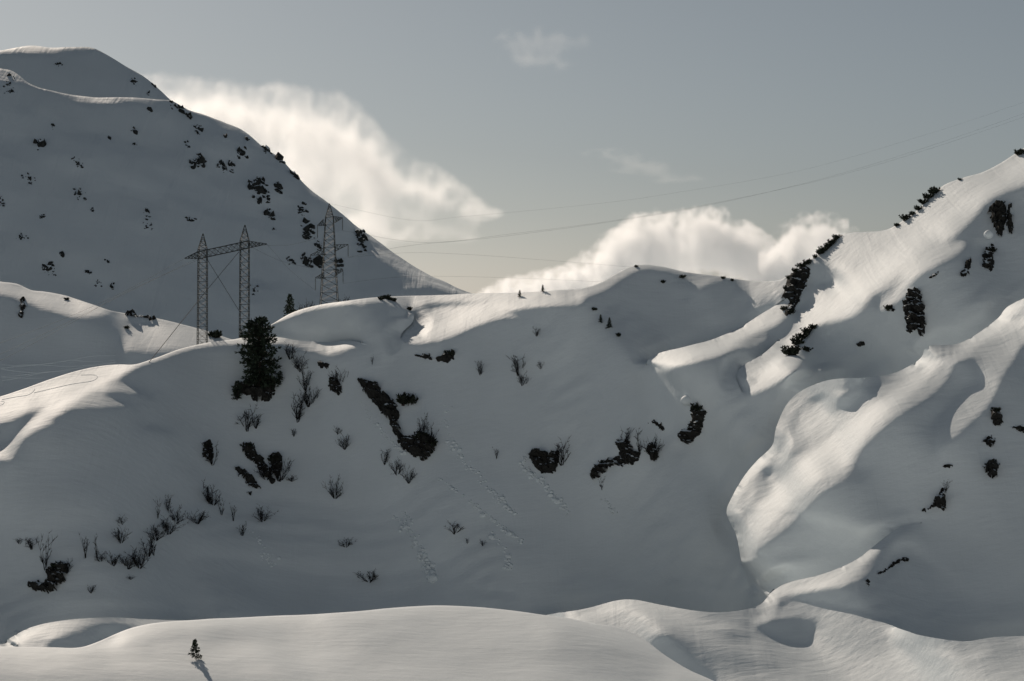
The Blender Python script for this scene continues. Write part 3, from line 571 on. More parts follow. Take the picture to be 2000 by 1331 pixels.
# ---------------------------------------------------------------- broken rock on the far mountain: each patch a thing, each block a part
def block_mesh(seed):
    bm = bmesh.new(); bmesh.ops.create_icosphere(bm, subdivisions=1, radius=1.1); r = random.Random(seed)
    pl = [(Vector((r.gauss(0, 1), r.gauss(0, 1), r.gauss(0, 1))).normalized(), r.uniform(.5, .85)) for _ in range(9)]
    for v in bm.verts:
        for n, d in pl:
            e = v.co.dot(n)
            if e > d: v.co -= n*(e-d)
        v.co *= 1 + r.uniform(-.08, .08)
    me = bpy.data.meshes.new('block'); bm.to_mesh(me); bm.free(); me.materials.append(M_ROCK_FAR); return me
BLOCKS = [block_mesh(s) for s in range(7)]
FAR = [  # photo x, y, half width, half height, blocks, biggest block (px), where
 (18,165,18,18,9,9,'at the left end of the lit shoulder'),(78,284,8,12,4,17,'alone under the lit shoulder, largest on the left'),(104,246,4,7,2,6,'small, right above the large left one'),
 (152,318,12,10,5,9,'mid height, between the two left gullies'),(57,350,15,11,6,8,'scattered, left of the middle face'),(157,380,14,12,8,9,'speckled, centre of the left face'),
 (180,412,4,5,2,7,'two specks under the left face'),(214,271,4,4,1,11,'single black block on smooth snow'),(262,258,7,7,3,8,'just under the lit shoulder crest'),
 (262,281,6,4,2,6,'tiny, below the shoulder crest'),(292,216,4,5,2,9,'small, just below the lit shoulder crest'),(345,210,15,13,9,12,'at the right end of the lit shoulder'),
 (371,228,5,5,2,15,'black knob on the right ridge'),(390,254,12,13,6,9,'string down from the black knob'),(365,284,7,7,3,7,'small, above the big fan of rock'),
 (386,316,15,16,10,20,'big fan of rock, upper middle'),(440,327,22,12,11,13,'broad speckled, right of the big fan'),(440,267,3,4,1,8,'single speck on the upper right face'),
 (483,273,5,4,2,9,'small, close under the right ridge'),(472,300,13,12,7,13,'slanting, between fan and right ridge'),(520,288,12,16,9,11,'strung along the right ridge'),
 (546,311,6,10,3,19,'black tooth on the right ridge'),(578,342,10,11,6,14,'lower tooth on the right ridge'),(506,372,22,24,18,17,'largest speckled, middle of the right face'),
 (522,418,10,9,4,16,'foot of the largest speckled one'),(543,366,7,13,6,11,'narrow, right of the largest speckled one'),(590,410,12,12,8,12,'above the rear pylon, upper'),
 (600,450,14,18,12,14,'beside the rear pylon, middle'),(622,480,9,11,5,10,'beside the rear pylon, close'),(706,472,11,22,11,15,'on the ridge right of the rear pylon'),
 (600,510,12,12,7,12,'left foot of the rear pylon'),(624,514,8,13,3,26,'big round boulder behind the rear pylon'),(568,510,9,9,6,7,'fine rubble left of the rear pylon'),
 (660,520,9,10,4,12,'right foot of the rear pylon'),(375,431,14,7,4,10,'above the twin mast pylon'),(288,430,11,21,9,8,'thin string in the middle gully'),
 (41,462,16,6,4,11,'row of three, far left'),(3,396,5,12,3,10,'cut by the left edge of the picture'),(122,501,4,7,2,9,'small, low on the left'),
 (96,527,17,15,9,9,'speckled, low on the left'),(170,531,7,7,3,7,'small, right of the low speckled one'),(190,553,9,8,4,6,'lowest, above the left hill'),
 (210,510,5,3,1,9,'single flat one low in the middle'),(219,562,6,8,3,7,'just above the left hill crest'),(82,424,9,5,3,6,'faint, far left middle'),
 (535,430,5,4,1,8,'single speck below the right face'),(495,565,14,12,6,6,'fine rubble between the pylons'),(535,448,6,3,2,6,'two specks level with the pylon tops')]
def far_patch(x, y, rx, ry, n, big, where, lay='mountain', grp='rock patches on the far mountain', lab='dark rock patch on the far mountain, '):
    r = random.Random(int(x*31+y)); c, nn = hit(x, y, lay); k = c.length/FPX
    e = empty('rock_patch', c, (lab + where), 'rock', grp)
    for i in range(int(n*2.2)+1):
        s = big*(1 if i == 0 else r.uniform(.18, .75)**1.0)*.92*k
        u, v = (0, 0) if i == 0 else (r.uniform(-1, 1), r.uniform(-1, 1)); u = u*.8 + v*.25
        p, _ = hit(x+u*rx, y+v*ry, lay); o = bpy.data.objects.new('block', r.choice(BLOCKS)); link(o, e)
        o.location = p - c - nn*s*.3; o.scale = (s*r.uniform(.5, 1.3), s*r.uniform(.5, .9), s*r.uniform(.5, 1.6)); o.rotation_euler = (r.uniform(-.5, .5), r.uniform(-.6, .6), r.uniform(0, 6))
for f in FAR: far_patch(*f)
for f in [(113,126,11,4,3,6,'under the flat top'),(260,160,7,9,4,7,'on the right slope'),(302,168,6,6,3,7,'low on the right edge'),(290,182,5,4,2,6,'just above the lit shoulder')]:
    far_patch(*f, lay='far_peak', grp='rock patches on the rear summit', lab='faint rock patch on the rear summit, ')
print('rocks', round(time.time()-T_START, 1))
# ---------------------------------------------------------------- plants
def plain(name, col, rough=.85, var=.5, scale=2.):
    m, t, b = new_mat(name); L = t.links.new; b.inputs['Roughness'].default_value = rough; b.inputs['Specular IOR Level'].default_value = .2
    tc = N(t, 'ShaderNodeTexCoord'); n = N(t, 'ShaderNodeTexNoise', Scale=scale, Detail=3.0); L(tc.outputs['Object'], n.inputs['Vector'])
    r = N(t, 'ShaderNodeValToRGB'); r.color_ramp.elements[0].position = .3; r.color_ramp.elements[1].position = .7
    r.color_ramp.elements[0].color = (*[c*(1-var) for c in col], 1); r.color_ramp.elements[1].color = (*[c*(1+var) for c in col], 1)
    L(n.outputs[0], r.inputs[0]); L(r.outputs[0], b.inputs['Base Color']); return m
M_BARK = plain('bark', (.045, .036, .03)); M_TWIG = plain('twig', (.016, .015, .014)); M_NEEDLE = plain('needles', (.030, .044, .030), var=.6, scale=1.2); M_MUGO = plain('mugo_needles', (.030, .038, .026), var=.6)
class MB:
    def __init__(s): s.V, s.F = [], []
    def tube(s, pts, rad, k=4):
        """tapered tube through points"""
        pts = [Vector(p) for p in pts]; n0 = len(s.V); m = len(pts)
        for i, p in enumerate(pts):
            d = (pts[min(i+1, m-1)]-pts[max(i-1, 0)]).normalized(); a = d.orthogonal().normalized(); b = d.cross(a); r = rad[i] if hasattr(rad, '__len__') else rad
            for j in range(k): t = 2*math.pi*j/k; s.V.append(p + a*(r*math.cos(t)) + b*(r*math.sin(t)))
        for i in range(m-1):
            for j in range(k): s.F.append((n0+i*k+j, n0+i*k+(j+1) % k, n0+(i+1)*k+(j+1) % k, n0+(i+1)*k+j))
        s.F.append(tuple(n0+j for j in range(k))[::-1]); s.F.append(tuple(n0+(m-1)*k+j for j in range(k)))
    def tri(s, a, b, c): n = len(s.V); s.V += [a, b, c]; s.F.append((n, n+1, n+2))
    def quad(s, a, b, c, d): n = len(s.V); s.V += [a, b, c, d]; s.F.append((n, n+1, n+2, n+3))
    def mesh(s, name, mat):
        me = bpy.data.meshes.new(name); me.from_pydata([tuple(v) for v in s.V], [], s.F); me.update(); me.materials.append(mat); return me
    def build(s, name, mat, parent=None): return link(bpy.data.objects.new(name, s.mesh(name, mat)), parent)
def spray(mb, p, d, L, r, n=7, w=.16):
    """a tuft of needles: narrow blades fanned round a direction"""
    for _ in range(n):
        e = (d + Vector((r.gauss(0, .55), r.gauss(0, .55), r.gauss(0, .5)))).normalized(); a = e.orthogonal().normalized()
        a = (a*math.cos(r.uniform(0, 6)) + e.cross(a)*math.sin(r.uniform(0, 6))); l = L*r.uniform(.6, 1.15)
        mb.quad(p - a*w*L*.4, p + e*l*.55 - a*w*L, p + e*l, p + e*l*.55 + a*w*L)
def conifer(h, profile, nb, tuft, seed, bare=.06, droop=-.15, per=7):
    """profile(t): crown radius at relative height t. returns trunk mesh, crown mesh"""
    r = random.Random(seed); tr, cr = MB(), MB(); lean = Vector((r.uniform(-.03, .03), 0, 0))
    tr.tube([(0, 0, -.08*h), (lean.x*h*.4, 0, h*.35), (lean.x*h, 0, h*.97)], [h*.022, h*.016, h*.003], 6)
    for i in range(nb):
        t = bare + (1-bare)*((i+.5)/nb)**.85; R = profile(t)*h*r.uniform(.6, 1.28); a = r.uniform(0, 6.283); o = Vector((lean.x*h*t, 0, h*t))
        dr = droop + .45*t + r.uniform(-.12, .12); d = Vector((math.cos(a), math.sin(a), dr)).normalized(); tip = o + d*R
        tr.tube([o, tip], [h*.005, h*.0012], 3)
        m = max(2, int(R/(tuft*.55)))
        for k in range(m):
            u = (k+.7)/m; p = o + d*R*u + Vector((r.gauss(0, .1), r.gauss(0, .1), r.gauss(0, .06)))*R*.6
            spray(cr, p, (d + Vector((0, 0, .25))).normalized(), tuft, r, per)
    spray(cr, Vector((lean.x*h, 0, h*.96)), UP, tuft, r, per)
    return tr.mesh('trunk', M_BARK), cr.mesh('crown', M_NEEDLE)
def tree(name, base, meshes, scale, rz, label, cat='tree', group=None, sink=0):
    e = empty(name, base - UP*sink, label, cat, group); e.scale = (scale,)*3; e.rotation_euler = (0, 0, rz)
    for n, me in zip(('trunk', 'crown'), meshes): link(bpy.data.objects.new(n, me), e)
    return e
def pine_profile(t): return .235*math.sin(math.pi*min(1, .22 + .66*t))**.6*(1 if t < .86 else 1-.55*(t-.86)/.14)
def spruce_profile(t): return .30*(1-t)**.85 + .012
# the large stone pine on its boulder
p, _ = hit(508, 768); k = p.length/FPX
tree('stone_pine', p, conifer(1.0*142*k, pine_profile, 190, .95, 3, bare=.08, per=7), 1, .4, 'large dark stone pine on the crest beside the twin mast pylon')
sm = conifer(10., pine_profile, 90, .9, 5, bare=.04)
for x, y, h, lab in [(463, 782, 36, 'small stone pine low on the left side of the large pine'), (546, 752, 26, 'small dark pine bush touching the right side of the large pine')]:
    p, _ = hit(x, y); tree('stone_pine', p, sm, h*p.length/FPX/10, x, lab)
sp = conifer(10., spruce_profile, 120, .75, 8, bare=.03, droop=-.25)
b = Vector(at(567, 628, 474.)); tree('spruce', b, sp, 52*474/FPX/10, 1., 'dark spruce behind the crest left of the rear pylon')
p, _ = hit(381, 1287, 'snow_rise'); tree('small_fir', p, conifer(10., spruce_profile, 70, 1.25, 12, bare=.05, droop=.0, per=6), 36*p.length/FPX/10, 2., 'little fir standing alone on the sunlit foreground snow', sink=.05)
for x, y, h, lab in [(1190, 641, 20, 'tiny dark fir on the shaded slope under the round summit'), (1173, 630, 15, 'thinner tiny fir just left of the tiny dark fir'), (1060, 570, 13, 'tiny pale tree standing on the crest against the cloud'), (1015, 580, 13, 'tiny round tree on the sunlit crest left of the cloud')]:
    p, _ = hit(x, y); tree('small_fir', p, sp, h*p.length/FPX/10, x, lab)
# dwarf mountain pines: clumps of upright needle shoots
def mugo(seed):
    r = random.Random(seed); st, cr = MB(), MB()
    for i in range(26):
        a = r.uniform(0, 6.28); L = r.uniform(.45, 1.); d = Vector((math.cos(a)*r.uniform(.1, .9), math.sin(a)*r.uniform(.1, .9), r.uniform(.5, 1.))).normalized(); o = Vector((r.uniform(-.35, .35), r.uniform(-.35, .35), -.15))
        tip = o + d*L; st.tube([o, o+d*L*.5+UP*.02, tip], [.03, .022, .012], 3)
        for u in (.35, .55, .75, .92): spray(cr, o + d*L*u, (d+UP*.4).normalized(), .30, r, 6, .2)
    return st.mesh('stems', M_BARK), cr.mesh('needles', M_MUGO)
MUGO = [mugo(s) for s in (1, 2, 3)]
def dwarf(x, y, h, label, lay='snow_slope', group='dwarf pines along the snow edges', i=0):
    p, _ = hit(x, y, lay); e = empty('dwarf_pine', p, label, 'shrub', group); s = h*p.length/FPX; e.scale = (s*.95, s*.95, s*.85); e.rotation_euler = (0, 0, x*1.7)
    st, cr = MUGO[int(x) % 3]; link(bpy.data.objects.new('stems', st), e); link(bpy.data.objects.new('needles', cr), e)
DW = [(795,789,30,'dark dwarf pine standing right of the long cliff band'),
 (1535,566,11,'lowest dwarf pine on the left edge of the skyline cliff'),(1543,546,11,'second dwarf pine up the left edge of the skyline cliff'),(1553,532,11,'third dwarf pine up the left edge of the skyline cliff'),(1566,522,14,'dwarf pine on the top left corner of the skyline cliff'),(1578,516,14,'dwarf pine on the top right corner of the skyline cliff'),
 (1532,606,11,'dwarf pine at the left foot of the skyline cliff'),(1546,612,11,'dwarf pine at the bottom tip of the skyline cliff'),
 (1592,504,9,'lowest shrub of the dark row above the skyline cliff'),(1602,494,13,'second shrub of the dark row above the skyline cliff'),(1610,487,14,'third shrub of the dark row above the skyline cliff'),(1618,481,14,'fourth shrub of the dark row above the skyline cliff'),(1626,474,14,'fifth shrub of the dark row above the skyline cliff'),(1634,468,13,'top shrub of the dark row above the skyline cliff'),
 (1752,442,9,'lowest shrub on the upper right skyline'),(1769,430,15,'second shrub up the upper right skyline'),(1783,420,10,'third shrub up the upper right skyline'),(1794,408,12,'fourth shrub up the upper right skyline'),(1804,398,14,'fifth shrub up the upper right skyline'),(1813,388,15,'sixth shrub up the upper right skyline'),(1824,376,18,'topmost tall shrub of the upper right skyline row'),(1992,302,16,'dark shrub on the skyline in the top right corner'),(1875,352,6,'tiny twig tuft on the skyline below the top right corner'),
 (1547,694,26,'largest dwarf pine of the row in the sunlit shoulder'),(1556,674,20,'dwarf pine above the largest one in the sunlit shoulder'),(1566,662,19,'middle dwarf pine of the row in the sunlit shoulder'),(1577,652,17,'fourth dwarf pine of the row in the sunlit shoulder'),(1588,642,13,'top dwarf pine of the row in the sunlit shoulder'),(1576,686,13,'dark dwarf pine in the shadow right of the sunlit row'),
 (1736,606,14,'dwarf pine on the sunlit bump left of the large rock'),
 (745,586,10,'leftmost shrub of the crest cluster above the sunlit lobe'),(754,584,12,'second shrub of the crest cluster above the sunlit lobe'),(763,587,10,'third shrub of the crest cluster above the sunlit lobe'),(770,589,9,'rightmost shrub of the crest cluster above the sunlit lobe'),(800,606,9,'small shrub at the upper corner of the sunlit lobe'),
 (1243,522,6,'small tuft on the round summit of the middle ridge'),(1295,553,8,'small dark tuft right below the round summit'),(1333,543,9,'small tuft on the ridge right of the round summit'),(1412,545,7,'small tuft on the ridge before the saddle'),(1430,549,6,'tiny tuft at the edge of the saddle'),
 (826,858,22,'dwarf pine on the snowy hump of the long cliff band'),(842,874,24,'dwarf pine at the lower right end of the long cliff band'),(1046,886,13,'dwarf pine on the left top of the round boulder'),(1366,804,24,'dwarf pine on the tip of the curved black rock'),(1352,838,15,'dwarf pine in the bend of the curved black rock'),(1214,872,18,'dwarf pine on the peak of the jagged crag'),(1178,908,13,'dwarf pine on the low left end of the jagged crag'),(878,696,16,'dwarf pine at the right end of the thin dark ledge'),(484,876,16,'dwarf pine on top of the upper slanting rib'),(535,900,18,'dwarf pine beside the rock at the twin ribs'),(112,1112,18,'dwarf pine on the top of the crescent boulder'),(66,1146,14,'dwarf pine at the left tip of the crescent boulder'),(1952,402,13,'dwarf pine on the broad crag high on the right'),(1938,492,12,'dwarf pine on the hooded rock'),(1946,806,14,'dwarf pine on the dark leaning rock'),(652,748,14,'dwarf pine on the small rock above the long cliff band'),(405,876,14,'dwarf pine on the small upright rock'),
 (1161,606,8,'tiny dark tuft above the two tiny firs'),(1208,657,9,'tiny tuft right below the two tiny firs')]
for d in DW: dwarf(*d)
for d in [(420,659,20,'dark shrub on the crest of the left hill by the twin mast pylon'),(130,586,7,'tiny tuft on the crest of the left hill'),(247,642,8,'tiny tuft below the rocks on the left hill')]: dwarf(*d, lay='hill', group='shrubs on the left hill')
# bare bushes: fans of leafless twigs
def bush_mesh(seed, stems, spread, up):
    r = random.Random(seed); mb = MB()
    def grow(p, d, L, rad, lev):
        pts, rr = [p], [rad]; q = p
        for i in range(3):
            d = (d + Vector((r.gauss(0, .16), r.gauss(0, .16), r.gauss(.04, .1)))).normalized(); q = q + d*(L/3); pts.append(q); rr.append(rad*(1-.27*(i+1)))
        mb.tube(pts, rr, 3)
        if lev:
            for i in range(r.randint(3, 5)):
                j = r.randint(1, 3); e = (d + Vector((r.gauss(0, .6), r.gauss(0, .6), r.gauss(.1, .35)))).normalized(); grow(pts[j], e, L*r.uniform(.35, .6), max(.011, rr[j]*.62), lev-1)
    for i in range(stems):
        a = r.uniform(0, 6.28); s = spread*r.uniform(.2, 1); grow(Vector((math.cos(a)*.08*spread, math.sin(a)*.08*spread, -.08)), Vector((math.cos(a)*s, math.sin(a)*s, up)).normalized(), r.uniform(.5, .8), .028, 2)
    me = mb.mesh('bare_bush', M_TWIG); z = max(v.co.z for v in me.vertices); me.transform(Matrix.Scale(1/z, 4)); return me
BUSH = {'wide': [bush_mesh(s, 15, 1., .8) for s in (21, 22, 23)], 'tall': [bush_mesh(s, 5, .32, 1.) for s in (31, 32)], 'fan': [bush_mesh(s, 8, .6, 1.) for s in (41, 42)]}
BUSHES = [ # photo x, y of the foot, height, width (px), shape, label
 (567,700,34,34,'wide','topmost bare bush in the chain right of the large pine'),(586,724,42,40,'wide','second bare bush down the chain right of the large pine'),(597,760,50,44,'wide','middle bare bush of the chain right of the large pine'),(603,792,46,40,'wide','fourth bare bush down the chain right of the large pine'),(582,822,58,44,'fan','lowest bare bush of the chain right of the large pine'),
 (482,840,54,44,'fan','bare bush on open snow directly below the large pine'),(500,836,30,30,'fan','small bare bush right of the one below the large pine'),(663,752,40,44,'wide','bare bush above the small rock near the long cliff band'),(574,852,16,18,'fan','tiny bare bush under the bush chain'),
 (660,848,18,18,'fan','small bare bush left of the long cliff band, upper'),(674,876,36,32,'wide','bare bush left of the long cliff band, lower'),(826,846,42,34,'wide','bare bush on the right side of the long cliff band, upper'),(836,876,52,40,'wide','bare bush on the right side of the long cliff band, lower'),(812,788,22,16,'tall','thin twig right above the long cliff band bushes'),
 (752,906,32,26,'fan','upper left of three bare bushes below the long cliff band'),(776,926,34,32,'wide','middle of three bare bushes below the long cliff band'),(799,942,36,34,'wide','lower right of three bare bushes below the long cliff band'),
 (655,972,46,44,'wide','dense round bare bush alone in the middle of the slope'),(512,1018,34,40,'wide','bare bush below the twin slanting ribs'),(408,982,48,36,'fan','bare bush below the small upright rock'),(416,986,40,40,'wide','second bare bush below the small upright rock'),(433,1006,38,20,'tall','thin twig between two bare bushes, left centre'),(456,1018,38,20,'tall','thin upright twig below the twin slanting ribs'),(473,1046,30,24,'fan','faint bare bush below the thin upright twig'),
 (546,938,56,44,'wide','bare bush growing right of the twin slanting ribs'),(520,936,40,44,'wide','bare bush growing between the twin slanting ribs'),(414,908,48,36,'fan','bare bush at the small upright dark rock'),(570,940,14,26,'wide','small bare bush far right of the twin ribs'),
 (236,1060,40,36,'wide','round bare bush alone left of the bush hollow'),(238,1024,20,22,'fan','small faint twig above the round lone bush'),(167,1090,50,24,'tall','left one of two upright saplings at the bush hollow'),(190,1090,48,18,'tall','right one of two upright saplings at the bush hollow'),(196,1096,20,36,'wide','low bush at the feet of the two upright saplings'),
 (88,1112,74,34,'tall','tall bare sapling rising behind the black crescent boulder'),(62,1072,24,40,'fan','leaning twig left of the tall bare sapling'),(132,1118,28,30,'wide','bare bush at the right end of the crescent boulder'),(38,1062,10,26,'fan','tiny twig at the far left below the slope'),
 (385,1022,30,50,'wide','dense dark bush at the upper right end of the bush arc'),(345,1020,34,50,'wide','second bush down the bush arc from the right'),(328,1042,36,50,'wide','third bush down the bush arc'),(304,1054,36,46,'wide','fourth bush down the bush arc'),(290,1086,50,36,'fan','fifth bush down the bush arc'),(272,1108,44,50,'wide','sixth bush at the bend of the bush arc'),(250,1110,36,44,'wide','lowest bush of the bush arc'),(222,1104,28,44,'wide','last bush at the left end of the bush arc'),(308,1012,44,16,'tall','thin sapling standing behind the bush arc'),(328,998,34,24,'fan','upper thin sapling above the bush arc'),(300,1085,52,18,'tall','upright sapling inside the bush arc'),
 (178,1158,16,24,'fan','tiny bush right of the crescent boulder'),(255,1132,10,20,'wide','tiny tuft under the bush arc'),
 (676,1068,20,42,'wide','low bare bush in the lower middle of the slope'),(888,1042,28,36,'fan','bare bush alone right of the snow debris streak'),(913,1062,12,10,'fan','tiny twig right of the lone debris streak bush'),(943,1066,14,18,'fan','faint twig far right of the debris streak'),(722,1136,24,52,'wide','low spreading bush near the foreground rise'),
 (1098,906,56,44,'fan','bare bush on the right shoulder of the round boulder'),(1222,874,42,30,'fan','left bare sapling on top of the jagged crag'),(1250,886,52,26,'tall','middle bare sapling beside the jagged crag'),(1275,892,48,44,'wide','right bare bush beside the jagged crag'),(1176,956,26,20,'tall','thin twig hanging below the jagged crag'),
 (1012,732,42,40,'fan','bare bush high in the middle of the bowl'),(1020,752,30,30,'wide','second bare bush just under the bowl bush'),(938,732,30,24,'fan','faint bare bush left of the bowl bush'),(1056,720,18,18,'fan','faint twig right of the bowl bush'),(970,896,24,16,'tall','thin twig left of the round boulder'),(1048,656,20,24,'wide','small bush below the tip of the sunlit lobe'),(727,712,20,10,'tall','thin twig above the long cliff band'),
 (1848,962,26,18,'tall','twig growing from the triangular rock face')]
for i, (x, y, h, w, kind, lab) in enumerate(BUSHES):
    p, _ = hit(x, y); k = p.length/FPX; ms = BUSH[kind]; me = ms[i % len(ms)]
    o = link(bpy.data.objects.new('bare_bush', me)); o.location = p; wid = max(abs(v.co.x) for v in me.vertices)*2
    o.scale = (w*k*1.25/wid, w*k*1.25/wid, h*k); o.rotation_euler = (0, 0, i*2.4); tag(o, lab, 'bush', 'bare bushes on the shaded slope')
# little growth round the rear pylon's feet
for i, (x, y, h, lab) in enumerate([(588,610,20,'bare bush left of the rear pylon feet'),(602,604,24,'second bare bush left of the rear pylon feet'),(612,602,12,'tiny bush touching the rear pylon'),(664,594,14,'bare bush right of the rear pylon feet'),(676,590,18,'second bare bush right of the rear pylon feet')]):
    b = Vector(at(x, y+6, 462.)); me = BUSH['wide'][i % 3]; o = link(bpy.data.objects.new('bare_bush', me)); k = 462/FPX; o.location = b; o.scale = (h*k*.6,)*2 + ((h+6)*k,); tag(o, lab, 'bush', 'bushes by the rear pylon')
print('plants', round(time.time()-T_START, 1))
# ---------------------------------------------------------------- power line
def metal(name, col, rough=.6):
    m, t, b = new_mat(name); L = t.links.new; b.inputs['Metallic'].default_value = .0; b.inputs['Specular IOR Level'].default_value = .2; b.inputs['Roughness'].default_value = rough
    tc = N(t, 'ShaderNodeTexCoord'); n = N(t, 'ShaderNodeTexNoise', Scale=.8, Detail=4.0); L(tc.outputs['Object'], n.inputs['Vector'])
    r = N(t, 'ShaderNodeValToRGB'); r.color_ramp.elements[0].color = (*[c*.6 for c in col], 1); r.color_ramp.elements[1].color = (*[c*1.4 for c in col], 1); L(n.outputs[0], r.inputs[0]); L(r.outputs[0], b.inputs['Base Color']); return m
M_STEEL = metal('weathered_steel', (.022, .027, .026)); M_WIRE = metal('wire', (.03, .033, .035)); M_GLASS = metal('insulator', (.03, .03, .03), .5)
def lattice(parent, name, A, B, wa, wb, n, r=.075, rb=.04, side=None):
    """square lattice bar from A to B, widths wa to wb, n bays: chords are parts, the zigzag is one"""
    A, B = Vector(A), Vector(B); d = (B-A).normalized(); s = Vector(side) if side else Vector((1, 0, 0)); s = (s-d*s.dot(d)).normalized(); u = d.cross(s)
    def c(t, i): w = wa+(wb-wa)*t; return A+(B-A)*t + s*(w/2*(1, 1, -1, -1)[i]) + u*(w/2*(1, -1, -1, 1)[i])
    root = None
    for i in range(4):
        m = MB(); m.tube([c(0, i), c(1, i)], r, 4); o = m.build(name if i == 0 else 'chord', M_STEEL, parent if i == 0 else root)
        if i == 0: root = o
    m = MB()
    for k in range(n):
        t0, t1 = k/n, (k+1)/n
        for i in range(4):
            j = (i+1) % 4; m.tube([c(t0, i), c(t1, j)], rb, 3); m.tube([c(t0, j), c(t1, i)], rb, 3); m.tube([c(t1, i), c(t1, j)], rb, 3)
    m.build('bracing', M_STEEL, root)
    return root
# twin mast pylon on the crest
D1 = 424.; k = D1/FPX
def g1(x, y, dz=0): return Vector(at(x, y, D1+dz))
base = g1(436, 672)
P1 = empty('twin_mast_pylon', base, 'twin mast lattice pylon with one slanting crossbeam on the crest', 'pylon')
def loc(v): return v - base
for (x, yb, yt, yp) in [(395, 676, 488, 457), (477, 678, 471, 440)]:
    lattice(P1, 'mast', loc(g1(x, yb)), loc(g1(x+1, yt)), 1.9, 1.75, 15, .085, .032); lattice(P1, 'peak', loc(g1(x+1, yt)), loc(g1(x+1.5, yp)), 1.75, .12, 4, .07, .03)
lattice(P1, 'crossbeam', loc(g1(388, 499)), loc(g1(485, 478)), 1.45, 1.45, 9, .085, .035, (0, 1, 0))
lattice(P1, 'crossbeam_tip', loc(g1(388, 499)), loc(g1(361, 505)), 1.45, .1, 4, .07, .045, (0, 1, 0)); lattice(P1, 'crossbeam_tip', loc(g1(485, 478)), loc(g1(521, 477)), 1.45, .1, 5, .07, .045, (0, 1, 0))
for a, b in [((404, 506), (468, 609)), ((467, 492), (404, 567))]:
    m = MB(); m.tube([loc(g1(*a)), loc(g1(*b))], .06, 4); m.build('tie_cable', M_STEEL, P1)
gp, _ = hit(291, 708); m = MB(); m.tube([loc(g1(404, 567)), loc(gp)], .06, 4); m.build('guy_cable', M_STEEL, P1)
# rear pylon with three pairs of arms
D2 = 468.; k2 = D2/FPX
def g2(x, y): return Vector(at(x, y, D2))
base2 = g2(643, 612); P2 = empty('lattice_pylon', base2, 'lattice pylon with three pairs of arms behind the crest', 'pylon')
def loc2(v): return v - base2
lattice(P2, 'body', loc2(g2(643, 616)), loc2(g2(643.5, 425)), 36*k2, 15*k2, 13, .09, .035); lattice(P2, 'peak', loc2(g2(643.5, 425)), loc2(g2(643.5, 398)), 15*k2, .1, 5, .06, .035)
for (xl, yl, xr, yr, yc) in [(620, 441, 669, 426, 432), (606, 499, 680, 478, 488), (616, 543, 670, 529, 536)]:
    w = 2.1
    for x, y, sg in ((xl, yl, -1), (xr, yr, 1)):
        xa = 643.5 + sg*9; ya = yc - sg*3
        lattice(P2, 'arm', loc2(g2(xa, ya)), loc2(g2(x, y)), 1.5, .1, 4, .06, .035, (0, 1, 0))
        m = MB(); q = loc2(g2(x, y)); n = 9
        for i in range(n): m.tube([q-UP*(.25+i*.28), q-UP*(.25+i*.28+.2)], [.14, .05], 6)
        m.tube([q, q-UP*2.9], .035, 4); m.build('insulator', M_GLASS, P2)
# conductors
def wire(pts, label, r=.02, sub=10):
    """pts: photo x, y, distance"""
    p = np.array(pts, float); c = open_curve(p[:, :2], p[:, 2], sub); P = at(c[:, 0], c[:, 1], c[:, 2]); o = P[0].copy(); m = MB(); m.tube([Vector(v-o) for v in P], r, 4)
    w = m.build('power_wire', M_WIRE); w.location = tuple(o); return tag(w, label, 'wire', 'wires of the power line')
t2 = [(620, 466), (669, 451), (606, 524), (680, 503), (616, 568), (670, 554)]
wire([(669,451,468),(830,474,520),(1000,457,560),(1200,431,610),(1375,401,650),(1600,353,720),(1800,296,780),(2000,229,850),(2150,175,900)], 'upper of the two close wires rising across the sky to the right')
wire([(680,503,468),(800,480,505),(950,466,545),(1170,437,600),(1375,403,650),(1600,351,720),(1800,291,780),(2000,222,850),(2150,166,900)], 'lower of the two close wires rising across the sky to the right')
wire([(643.5,398,468),(800,430,520),(900,424,550),(1150,400,610),(1300,380,650),(1560,334,720),(1800,266,790),(2000,200,850),(2150,145,900)], 'thin earth wire above the other wires in the sky', .014)
wire([(680,503,468),(800,494,500),(920,498,540),(1060,508,590),(1230,522,640),(1320,532,680)], 'upper wire sinking behind the round summit')
wire([(670,554,468),(790,541,500),(960,542,540),(1180,551,590),(1300,558,640)], 'lower wire sinking behind the round summit')
for (x, y, lx, ly, n) in [(361,505,-60,689,'uppermost'),(392,502,-60,714,'middle'),(405,500,-60,728,'lowest')]:
    wire([(x,y,424),(240,y+66 if x < 380 else y+74,405),(120,(y+ly)/2+28,388),(lx,ly+4,370),(-330,ly+104,340)], n+' wire falling from the twin mast pylon to the lower left', .018)
for (x, y, q, n) in [(485,480,2,'upper'),(500,479,0,'middle'),(521,477,4,'lower')]:
    wire([(x,y,424),((x+t2[q][0])/2,(y+t2[q][1])/2+7,446),(t2[q][0],t2[q][1],468)], n+' wire strung between the two pylons', .018)
print('pylons', round(time.time()-T_START, 1))
